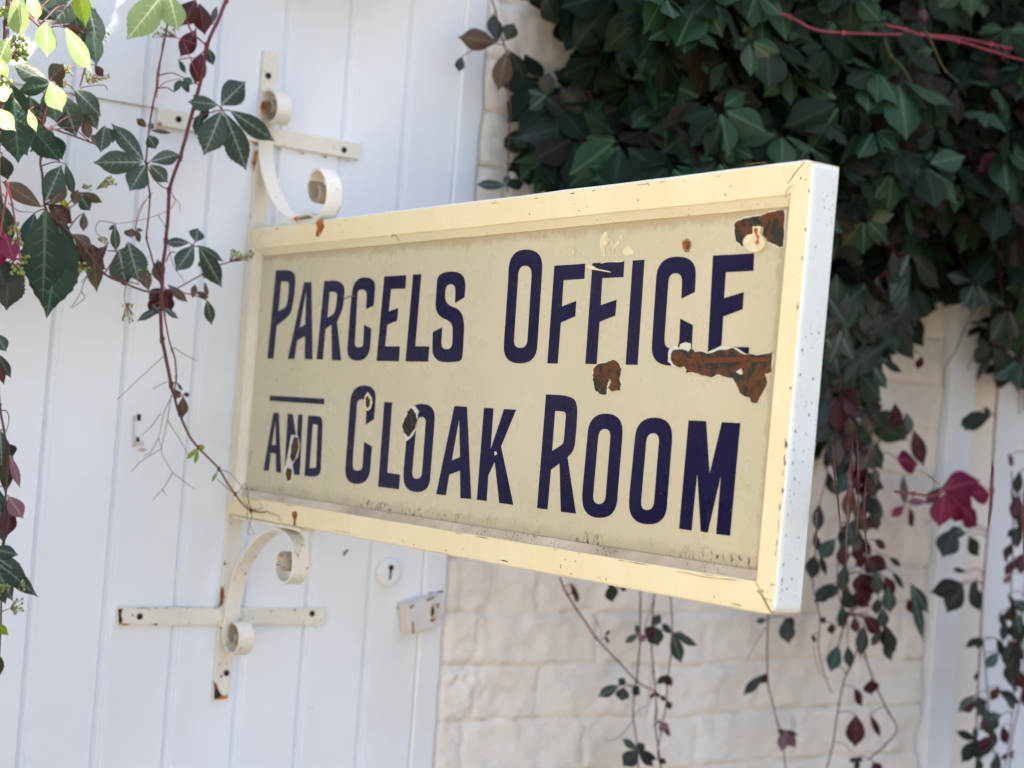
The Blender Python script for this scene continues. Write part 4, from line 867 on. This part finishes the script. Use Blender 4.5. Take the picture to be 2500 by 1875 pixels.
# E: drooping mauve and magenta leaves at the left edge
ve = empty('creeper_vine', un(15, 600, 1, -.22), 'creeper sprig with magenta and grey brown leaves drooping at the left edge', 'vine', GL)
stem(ve, [(14, 440), (18, 458), (8, 520), (2, 580)], -.25, .0015, STEMP); stem(ve, [(18, 458), (30, 500), (38, 545), (45, 590), (50, 640)], -.25, .0013, STEMP)
vine_leaf(ve, [((8, 570), (-4, 660), 44, 'm', .3, .1), ((12, 570), (36, 640), 44, 'm', .35, .1)], -.25, label='magenta drooping leaf')
vine_leaf(ve, [((20, 640), (17, 758), 82, 'k', .25, .1), ((30, 640), (34, 725), 62, 'b', .25, .1), ((-10, 480), (32, 600), 46, 'd', .3, .1), ((-10, 620), (10, 700), 60, 'k')], -.22)
buds(ve, 44, 660, 32, 20, -.25, 16, .0020, stalk=(44, 640)); buds(ve, 60, 634, 26, 16, -.25, 10, .0018); buds(ve, 34, 556, 28, 30, -.25, 12, .0018); buds(ve, 42, 590, 26, 20, -.25, 10, .0018)
# F: lower left edge
vf = empty('creeper_vine', un(5, 1150, 1, -.22), 'creeper strand with mauve and dark green leaves down the lower left edge', 'vine', GL)
stem(vf, [(-20, 780), (0, 990), (12, 1060), (22, 1110), (14, 1215), (8, 1330), (4, 1450), (-4, 1660)], -.21, .0016, STEMB)
vine_leaf(vf, [((-10, 815), (16, 858), 34, 'g'), ((-8, 862), (28, 926), 26, 'g', .3), ((-6, 880), (10, 940), 20, 'r')], -.22)
vine_leaf(vf, [((0, 1050), (5, 1140), 44, 'g'), ((20, 1080), (12, 1210), 36, 'k', .35, .1), ((26, 1085), (34, 1115), 26, 'k')], -.21)
vine_leaf(vf, [((24, 1110), (50, 1192), 20, 'v', .5, .2), ((20, 1212), (58, 1265), 42, 'v', .4, .2), ((22, 1235), (20, 1310), 46, 'r', .4, .2)], -.22, label='mauve curled leaf')
vine_leaf(vf, [((-8, 1190), (12, 1330), 60, 'd')], -.19)
vine_leaf(vf, [((-25, 1350), (80, 1420), 50, 'g', .4, .15), ((-20, 1365), (106, 1460), 40, 'g', .4, .2), ((-20, 1370), (36, 1470), 46, 'g', .35, .15), ((-20, 1340), (50, 1355), 34, 'g', .4, .2)], -.23)
vine_leaf(vf, [((-15, 1400), (14, 1475), 40, 'k')], -.21); vine_leaf(vf, [((-12, 1520), (26, 1552), 20, 'y', .5), ((-14, 1590), (0, 1660), 36, 'b')], -.22)
buds(vf, 12, 1440, 26, 26, -.24, 12, .0018); buds(vf, 46, 1480, 28, 36, -.23, 14, .0017, stalk=(25, 1486)); buds(vf, 54, 1430, 16, 24, -.23, 8, .0016)
wires(vf, [[(0, 1002), (16, 1004), (22, 1025), (14, 1056)], [(0, 1495), (22, 1486)]], -.22, .0008, STEMR)
# shed debris
# ------------------------------------------------------------------ the great ivy mass on the right
def in_poly(p, poly):
    x, y = p; c = False
    for i in range(len(poly)):
        x1, y1 = poly[i - 1]; x2, y2 = poly[i]
        if (y1 > y) != (y2 > y) and x < (x2 - x1) * (y - y1) / (y2 - y1) + x1: c = not c
    return c
def palm(mb, C, size, nrm, mats, nl=6, down=None, serr=0):
    d = (down or Vector((0, 0, -1))); nrm = nrm.normalized(); d = (d - nrm * d.dot(nrm)).normalized(); s = d.cross(nrm).normalized()
    for ang, ln in ((0, 1.05), (48, .95), (-48, .95), (102, .72), (-102, .72)):
        if random.random() < .07: continue
        a = math.radians(ang + random.uniform(-12, 12)); v = d * math.cos(a) + s * math.sin(a); v = v + nrm * random.uniform(-.35, .15)
        v.normalize(); L = size * ln * random.uniform(.82, 1.15)
        leaflet(mb, C + v * size * .12, C + v * L, L * random.uniform(.46, .58), nrm + Vector((random.uniform(-.3, .3),) * 3), random.choice(mats), random.uniform(.2, .6), random.uniform(.05, .3), nl=nl, serr=serr)
rnd2 = random.Random(3)
DENSE = [(1420, -520), (1375, -60), (1372, 60), (1440, 210), (1330, 180), (1292, 320), (1310, 440), (1500, 600), (1950, 800), (1985, 1090), (2040, 1130), (2100, 1050), (2135, 880), (2195, 765), (2290, 690), (2345, 720), (2400, 880), (2440, 945), (2560, 940), (3000, 900), (3000, -700)]
mb = MB(); cnt = 0
random.seed(11)
def edge_dist(p, poly):
    m_ = 1e9; P = Vector(p)
    for i in range(len(poly)):
        a = Vector(poly[i - 1]); b_ = Vector(poly[i]); t = max(0, min(1, (P - a).dot(b_ - a) / (b_ - a).length_squared)); m_ = min(m_, (P - a - (b_ - a) * t).length)
    return m_
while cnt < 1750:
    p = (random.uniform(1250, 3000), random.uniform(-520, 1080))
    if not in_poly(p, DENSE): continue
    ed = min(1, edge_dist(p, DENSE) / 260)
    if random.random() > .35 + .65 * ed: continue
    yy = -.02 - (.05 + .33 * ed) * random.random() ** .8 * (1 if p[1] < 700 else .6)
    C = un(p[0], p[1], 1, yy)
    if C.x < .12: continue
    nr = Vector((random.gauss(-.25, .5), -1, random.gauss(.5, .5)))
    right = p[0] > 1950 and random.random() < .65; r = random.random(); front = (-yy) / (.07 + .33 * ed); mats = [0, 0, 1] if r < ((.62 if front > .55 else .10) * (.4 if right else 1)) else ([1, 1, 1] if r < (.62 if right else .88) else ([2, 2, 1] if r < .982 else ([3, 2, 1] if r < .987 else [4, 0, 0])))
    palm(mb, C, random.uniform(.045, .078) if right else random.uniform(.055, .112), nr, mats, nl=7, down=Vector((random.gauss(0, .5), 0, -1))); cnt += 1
# stems that run through the mass
n0 = len(mb.m)
for k in range(34):
    p = (random.uniform(1700, 2700), random.uniform(-400, 800))
    if not in_poly(p, DENSE): continue
    yy = random.uniform(-.3, -.03); P = [un(p[0], p[1], 1, yy)]
    d = Vector((random.gauss(0, .5), random.gauss(0, .25), random.gauss(-.5, .4))).normalized()
    for i in range(7): d = (d + Vector((random.gauss(0, .25), random.gauss(0, .1), random.gauss(-.05, .2)))).normalized(); q = P[-1] + d * .05; q.y = min(q.y, -.01); P.append(q)
    mb.tube(cat_rom(P, 3), .0016, .0008, 5)
for k in range(n0, len(mb.m)): mb.m[k] = 5
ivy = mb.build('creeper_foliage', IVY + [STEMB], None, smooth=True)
tag(ivy, 'dense dark green creeper mass covering the upper wall at the right', 'creeper', kind='stuff')

GR = 'creeper strands hanging down the brick wall'
def strand(label, y, stems, leaves, r=.0014, bud=(), wire=(), mat=STEMR, group=GR):
    e = empty('creeper_strand', un(stems[0][0][0], stems[0][0][1], 1, y), label, 'vine', group)
    for st in stems: stem(e, st, y, r, mat, segs=5)
    for lf in leaves:
        if isinstance(lf, list): vine_leaf(e, lf, y - .01)
        elif lf[0] == 'P':   # palmate leaf: ('P', cx, cy, size px, colour, down angle deg, label)
            _, cx, cy, sz, ck, an = lf[:6]; mb = MB(); C = un(cx, cy, 1, y - .012); a = math.radians(an)
            ki = LK.index(ck); palm(mb, C, pxw(sz, y, (cx, cy)), Vector((random.gauss(-.3, .25), -1, random.gauss(.35, .25))), [ki], nl=9, down=Vector((math.sin(a), 0, -math.cos(a))), serr=.03); petiole(mb, e, (cx, cy), y - .012, len(LMATS))
            mb.build('leaf', LMATS + [STEMR], e, smooth=True)
    for b_ in bud: buds(e, *b_[:4], y, n=b_[4], r=.0018)
    if wire: wires(e, wire, y, .0007)
    return e
def L3(cx, cy, *tips): return [((cx, cy), (cx + dx, cy + dy), wd, ck) for dx, dy, wd, ck in tips]
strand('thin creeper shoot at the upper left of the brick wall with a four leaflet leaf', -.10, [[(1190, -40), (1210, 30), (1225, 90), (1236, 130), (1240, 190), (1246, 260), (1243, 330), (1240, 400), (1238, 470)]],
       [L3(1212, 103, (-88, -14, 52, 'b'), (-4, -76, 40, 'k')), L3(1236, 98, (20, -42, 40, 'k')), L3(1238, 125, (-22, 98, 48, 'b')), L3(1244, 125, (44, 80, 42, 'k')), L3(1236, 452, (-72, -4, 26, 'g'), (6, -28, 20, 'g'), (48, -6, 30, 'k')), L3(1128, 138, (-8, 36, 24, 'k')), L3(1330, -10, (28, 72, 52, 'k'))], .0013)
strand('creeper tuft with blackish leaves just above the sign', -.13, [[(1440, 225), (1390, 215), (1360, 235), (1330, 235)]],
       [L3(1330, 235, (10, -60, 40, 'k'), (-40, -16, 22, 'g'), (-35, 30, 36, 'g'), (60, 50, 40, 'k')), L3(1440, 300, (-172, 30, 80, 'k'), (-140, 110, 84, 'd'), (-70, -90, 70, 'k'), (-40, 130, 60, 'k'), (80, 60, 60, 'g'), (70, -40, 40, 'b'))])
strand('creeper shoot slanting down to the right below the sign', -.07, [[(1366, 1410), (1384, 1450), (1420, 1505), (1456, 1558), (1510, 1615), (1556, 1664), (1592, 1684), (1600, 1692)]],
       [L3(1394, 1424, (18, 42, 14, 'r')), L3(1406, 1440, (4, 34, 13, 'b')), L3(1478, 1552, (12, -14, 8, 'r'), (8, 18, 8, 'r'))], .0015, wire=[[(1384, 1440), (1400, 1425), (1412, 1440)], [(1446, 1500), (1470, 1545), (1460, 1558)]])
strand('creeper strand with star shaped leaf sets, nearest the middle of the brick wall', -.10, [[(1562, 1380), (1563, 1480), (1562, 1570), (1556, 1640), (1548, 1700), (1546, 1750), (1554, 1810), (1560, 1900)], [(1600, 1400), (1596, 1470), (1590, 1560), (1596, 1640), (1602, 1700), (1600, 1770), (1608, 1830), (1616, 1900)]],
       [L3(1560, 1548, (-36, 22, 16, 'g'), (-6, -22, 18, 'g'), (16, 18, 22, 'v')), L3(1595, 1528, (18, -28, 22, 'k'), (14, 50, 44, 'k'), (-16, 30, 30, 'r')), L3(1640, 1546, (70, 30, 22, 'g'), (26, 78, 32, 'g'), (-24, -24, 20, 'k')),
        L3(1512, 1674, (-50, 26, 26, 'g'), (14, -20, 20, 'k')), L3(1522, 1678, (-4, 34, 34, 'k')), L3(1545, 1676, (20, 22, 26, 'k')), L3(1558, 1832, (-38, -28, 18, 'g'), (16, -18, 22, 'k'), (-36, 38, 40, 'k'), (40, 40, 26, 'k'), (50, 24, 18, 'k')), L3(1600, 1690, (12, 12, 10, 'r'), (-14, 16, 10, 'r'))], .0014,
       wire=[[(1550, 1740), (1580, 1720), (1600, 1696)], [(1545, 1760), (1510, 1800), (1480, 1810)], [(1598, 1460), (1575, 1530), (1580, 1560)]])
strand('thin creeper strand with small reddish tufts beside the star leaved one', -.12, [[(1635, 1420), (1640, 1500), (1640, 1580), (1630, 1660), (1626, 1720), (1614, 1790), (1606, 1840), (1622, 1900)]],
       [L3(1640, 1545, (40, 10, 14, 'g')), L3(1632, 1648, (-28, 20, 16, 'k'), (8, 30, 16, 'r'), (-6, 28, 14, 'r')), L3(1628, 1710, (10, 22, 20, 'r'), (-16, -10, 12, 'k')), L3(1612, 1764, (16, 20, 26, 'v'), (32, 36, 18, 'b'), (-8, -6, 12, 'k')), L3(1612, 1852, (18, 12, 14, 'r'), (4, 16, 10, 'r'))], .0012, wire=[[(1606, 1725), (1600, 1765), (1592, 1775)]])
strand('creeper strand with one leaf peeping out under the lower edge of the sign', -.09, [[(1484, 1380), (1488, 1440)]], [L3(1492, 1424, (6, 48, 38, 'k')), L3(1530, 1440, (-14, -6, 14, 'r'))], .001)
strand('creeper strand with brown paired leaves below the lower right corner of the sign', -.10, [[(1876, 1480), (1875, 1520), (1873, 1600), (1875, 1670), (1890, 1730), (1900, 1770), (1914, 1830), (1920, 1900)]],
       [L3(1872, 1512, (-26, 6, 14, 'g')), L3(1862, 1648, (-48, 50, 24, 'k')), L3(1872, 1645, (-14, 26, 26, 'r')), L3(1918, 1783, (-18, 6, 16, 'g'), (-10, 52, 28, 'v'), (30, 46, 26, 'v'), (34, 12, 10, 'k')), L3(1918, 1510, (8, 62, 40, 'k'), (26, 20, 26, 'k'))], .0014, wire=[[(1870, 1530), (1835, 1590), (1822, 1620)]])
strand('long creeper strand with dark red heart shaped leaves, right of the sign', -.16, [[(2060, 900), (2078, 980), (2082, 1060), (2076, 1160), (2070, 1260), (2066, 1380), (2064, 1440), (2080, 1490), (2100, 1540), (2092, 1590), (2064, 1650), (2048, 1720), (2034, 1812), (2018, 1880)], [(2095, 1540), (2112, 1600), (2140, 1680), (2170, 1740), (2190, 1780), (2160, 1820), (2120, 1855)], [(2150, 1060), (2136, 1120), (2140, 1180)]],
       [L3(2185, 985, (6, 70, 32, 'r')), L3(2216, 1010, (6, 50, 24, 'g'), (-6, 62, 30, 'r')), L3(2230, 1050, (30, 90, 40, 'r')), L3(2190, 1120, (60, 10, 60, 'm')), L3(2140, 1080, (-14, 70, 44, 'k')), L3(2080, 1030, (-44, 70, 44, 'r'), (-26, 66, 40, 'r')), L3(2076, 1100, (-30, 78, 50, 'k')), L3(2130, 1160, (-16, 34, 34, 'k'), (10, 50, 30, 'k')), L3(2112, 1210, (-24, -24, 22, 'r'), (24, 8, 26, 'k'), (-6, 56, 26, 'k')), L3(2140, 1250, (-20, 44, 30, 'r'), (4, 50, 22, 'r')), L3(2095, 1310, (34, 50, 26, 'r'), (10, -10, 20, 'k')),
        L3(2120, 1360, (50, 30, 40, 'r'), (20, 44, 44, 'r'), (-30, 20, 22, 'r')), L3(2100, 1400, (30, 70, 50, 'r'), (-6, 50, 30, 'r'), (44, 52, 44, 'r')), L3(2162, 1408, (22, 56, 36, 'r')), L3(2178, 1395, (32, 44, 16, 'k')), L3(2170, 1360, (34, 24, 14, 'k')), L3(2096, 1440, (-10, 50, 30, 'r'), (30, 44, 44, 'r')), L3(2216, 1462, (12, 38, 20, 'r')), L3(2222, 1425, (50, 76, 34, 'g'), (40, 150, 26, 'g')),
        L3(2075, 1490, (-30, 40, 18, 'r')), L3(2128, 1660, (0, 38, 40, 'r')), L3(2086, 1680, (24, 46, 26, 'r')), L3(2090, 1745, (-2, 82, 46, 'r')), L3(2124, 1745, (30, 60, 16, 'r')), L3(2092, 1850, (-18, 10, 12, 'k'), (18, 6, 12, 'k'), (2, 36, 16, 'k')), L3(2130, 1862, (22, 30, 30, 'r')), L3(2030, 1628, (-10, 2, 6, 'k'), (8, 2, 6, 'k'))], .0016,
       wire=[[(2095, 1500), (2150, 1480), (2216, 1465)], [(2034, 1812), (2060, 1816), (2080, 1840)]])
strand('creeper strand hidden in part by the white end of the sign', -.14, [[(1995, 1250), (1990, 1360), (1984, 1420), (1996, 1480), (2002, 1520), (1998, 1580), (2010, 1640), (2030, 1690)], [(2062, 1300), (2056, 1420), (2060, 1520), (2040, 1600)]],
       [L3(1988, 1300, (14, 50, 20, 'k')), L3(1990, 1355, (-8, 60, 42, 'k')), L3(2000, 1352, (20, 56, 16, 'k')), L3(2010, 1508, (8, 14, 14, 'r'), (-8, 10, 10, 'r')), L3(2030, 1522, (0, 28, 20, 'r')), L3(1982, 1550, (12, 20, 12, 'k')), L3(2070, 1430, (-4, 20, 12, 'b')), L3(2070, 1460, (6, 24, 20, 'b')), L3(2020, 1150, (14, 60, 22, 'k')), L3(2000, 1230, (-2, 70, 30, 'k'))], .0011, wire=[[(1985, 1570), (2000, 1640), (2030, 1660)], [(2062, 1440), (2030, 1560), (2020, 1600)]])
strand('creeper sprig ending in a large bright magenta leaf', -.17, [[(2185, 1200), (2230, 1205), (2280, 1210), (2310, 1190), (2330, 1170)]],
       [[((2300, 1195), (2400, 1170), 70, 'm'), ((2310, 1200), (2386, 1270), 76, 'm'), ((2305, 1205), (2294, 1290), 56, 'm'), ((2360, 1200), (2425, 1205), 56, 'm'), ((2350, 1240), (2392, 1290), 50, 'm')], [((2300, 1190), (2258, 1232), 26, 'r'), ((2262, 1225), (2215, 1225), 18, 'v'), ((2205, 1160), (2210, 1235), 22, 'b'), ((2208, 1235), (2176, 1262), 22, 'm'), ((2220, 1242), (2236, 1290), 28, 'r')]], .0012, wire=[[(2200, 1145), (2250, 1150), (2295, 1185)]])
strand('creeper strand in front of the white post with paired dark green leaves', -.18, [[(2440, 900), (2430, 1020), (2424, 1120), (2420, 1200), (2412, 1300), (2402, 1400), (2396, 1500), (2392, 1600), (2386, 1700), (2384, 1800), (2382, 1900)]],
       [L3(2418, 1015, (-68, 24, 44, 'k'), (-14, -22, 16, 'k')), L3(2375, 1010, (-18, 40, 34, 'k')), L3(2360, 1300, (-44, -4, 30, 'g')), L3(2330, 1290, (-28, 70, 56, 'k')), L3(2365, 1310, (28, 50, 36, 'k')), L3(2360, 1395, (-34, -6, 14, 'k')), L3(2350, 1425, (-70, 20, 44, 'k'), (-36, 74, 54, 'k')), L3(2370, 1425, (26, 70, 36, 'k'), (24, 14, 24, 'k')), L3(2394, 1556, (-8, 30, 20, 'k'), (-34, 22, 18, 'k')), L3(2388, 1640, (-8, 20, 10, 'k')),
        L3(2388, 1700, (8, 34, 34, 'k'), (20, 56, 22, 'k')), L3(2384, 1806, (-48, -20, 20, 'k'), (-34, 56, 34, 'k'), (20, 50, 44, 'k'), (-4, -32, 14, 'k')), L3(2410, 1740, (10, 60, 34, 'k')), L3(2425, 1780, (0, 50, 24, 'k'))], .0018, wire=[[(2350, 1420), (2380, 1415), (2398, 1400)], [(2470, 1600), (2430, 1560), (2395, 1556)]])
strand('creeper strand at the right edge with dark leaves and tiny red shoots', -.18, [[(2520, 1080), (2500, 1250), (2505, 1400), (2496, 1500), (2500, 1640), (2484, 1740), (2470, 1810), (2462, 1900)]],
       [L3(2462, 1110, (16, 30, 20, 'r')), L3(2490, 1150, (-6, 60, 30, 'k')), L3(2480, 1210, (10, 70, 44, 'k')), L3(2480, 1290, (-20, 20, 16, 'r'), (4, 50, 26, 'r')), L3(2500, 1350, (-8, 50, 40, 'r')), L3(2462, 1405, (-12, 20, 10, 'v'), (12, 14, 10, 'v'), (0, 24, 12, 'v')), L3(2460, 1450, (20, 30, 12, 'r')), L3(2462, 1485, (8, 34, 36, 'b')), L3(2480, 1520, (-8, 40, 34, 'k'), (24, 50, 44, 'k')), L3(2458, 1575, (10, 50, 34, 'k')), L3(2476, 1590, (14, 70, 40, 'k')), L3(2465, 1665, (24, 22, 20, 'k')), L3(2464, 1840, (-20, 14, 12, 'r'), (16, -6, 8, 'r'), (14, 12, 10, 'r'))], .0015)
strand('pink creeper shoots running level through the dark foliage at the upper right', -.40, [[(1875, 20), (1930, 42), (1990, 72), (2060, 80), (2160, 84), (2250, 84), (2340, 92), (2420, 108), (2560, 140)], [(2160, 60), (2210, 72), (2260, 88), (2340, 100), (2420, 125), (2560, 165)]], [], .0021, mat=STEMP, group=None)
strand('olive tendril stalks dangling from the pink creeper shoots', -.42, [[(2255, 70), (2275, 105), (2290, 140), (2308, 172), (2340, 200)], [(2160, 90), (2175, 135), (2200, 160), (2225, 200)]], [L3(2256, 20, (2, 30, 26, 'r'))], .0016, mat=OLIVE, group=None)
def scatter(e, y, boxes, keys, smin, smax):
    for (x0, x1, y0, y1, n) in boxes:
        for k in range(n):
            bx, by = random.uniform(x0, x1), random.uniform(y0, y1); an = random.gauss(0, .55); L = random.uniform(smin, smax)
            vine_leaf(e, [((bx, by), (bx + L * math.sin(an), by + L * math.cos(an)), L * random.uniform(.42, .6), random.choice(keys))], y - random.uniform(0, .03))
random.seed(31)
ea = strand('creeper curtain with mixed dark and red leaves hanging close behind the white sign end', -.19, [[(2000, 880), (2010, 960), (2030, 1060), (2040, 1180), (2052, 1300), (2044, 1420), (2060, 1500)], [(2120, 960), (2128, 1060), (2118, 1150), (2110, 1260), (2120, 1380)], [(2075, 940), (2090, 1050), (2096, 1180), (2090, 1320)]], [], .0012)
scatter(ea, -.19, [(1995, 2140, 900, 1100, 34), (2010, 2140, 1080, 1300, 30), (2030, 2170, 1280, 1600, 26)], ['k', 'k', 'r', 'd', 'k', 'b'], 30, 78)
eb = strand('creeper tangle at the far right edge with many small blackish leaves', -.20, [[(2470, 1150), (2474, 1300), (2468, 1460), (2476, 1620), (2470, 1760), (2452, 1880)], [(2400, 1560), (2410, 1680), (2420, 1800), (2440, 1880)]], [], .0013)
scatter(eb, -.20, [(2440, 2500, 1180, 1500, 14), (2430, 2500, 1500, 1700, 14), (2380, 2450, 1640, 1880, 14)], ['k', 'k', 'k', 'g', 'r'], 30, 66)
ec = strand('short creeper fringe with drooping green leaves under the ivy beside the sign end', -.24, [[(2010, 640), (2030, 760), (2060, 860), (2050, 960)], [(2180, 600), (2190, 700), (2170, 800)]], [], .0016)
scatter(ec, -.24, [(1990, 2160, 640, 900, 30), (2150, 2240, 600, 800, 12)], ['d', 'k', 'g', 'k'], 60, 110)
strand('creeper spray whose dark leaves point down between the post and the ivy mass', -.2, [[(2080, 700), (2110, 760), (2150, 800), (2180, 850), (2150, 880)]], ['P'] and [('P', 2110, 820, 110, 'g', -10), ('P', 2060, 760, 120, 'g', 10), ('P', 2160, 770, 90, 'k', 20), ('P', 2230, 700, 90, 'k', 0), ('P', 2090, 900, 110, 'd', 0), ('P', 2050, 960, 90, 'r', 0), L3(2150, 880, (60, 30, 20, 'k'), (-10, 60, 24, 'k')), L3(2250, 870, (-8, 34, 22, 'r'))], .0016)
strand('creeper tips hanging lowest at the right edge of the ivy mass', -.22, [[(2440, 640), (2450, 740), (2470, 820), (2440, 900)]], [('P', 2460, 750, 110, 'g', 0), ('P', 2420, 840, 90, 'k', 5), ('P', 2490, 880, 90, 'd', -5), ('P', 2380, 690, 90, 'g', 0)], .0016)

# unseen creeper, added to dapple the door's sun and dim the sign's wall end
def clump(name, label, box, n, smin, smax, rho=1):
    mb = MB()
    for k in range(n):
        C = Vector([random.uniform(box[i][0], box[i][1]) for i in range(3)])
        palm(mb, C, random.uniform(smin, smax), Vector((random.gauss(-.1, .4), -1, random.gauss(.4, .4))), [0, 1, 1], nl=6, down=Vector((random.gauss(0, .5), 0, -1)))
    o = mb.build(name, IVY, None, smooth=True); tag(o, label, 'creeper', kind='stuff')
random.seed(21)
clump('creeper_foliage', 'unseen creeper foliage added above the door to dapple the sunlight', ((-.20, .25), (-.20, -.02), (2.30, 2.75)), 66, .05, .08)
clump('creeper_foliage', 'unseen creeper foliage added at the left to dim the sign near the wall', ((-1.5, -.62), (-.5, -.02), (.9, 3.1)), 520, .07, .11)
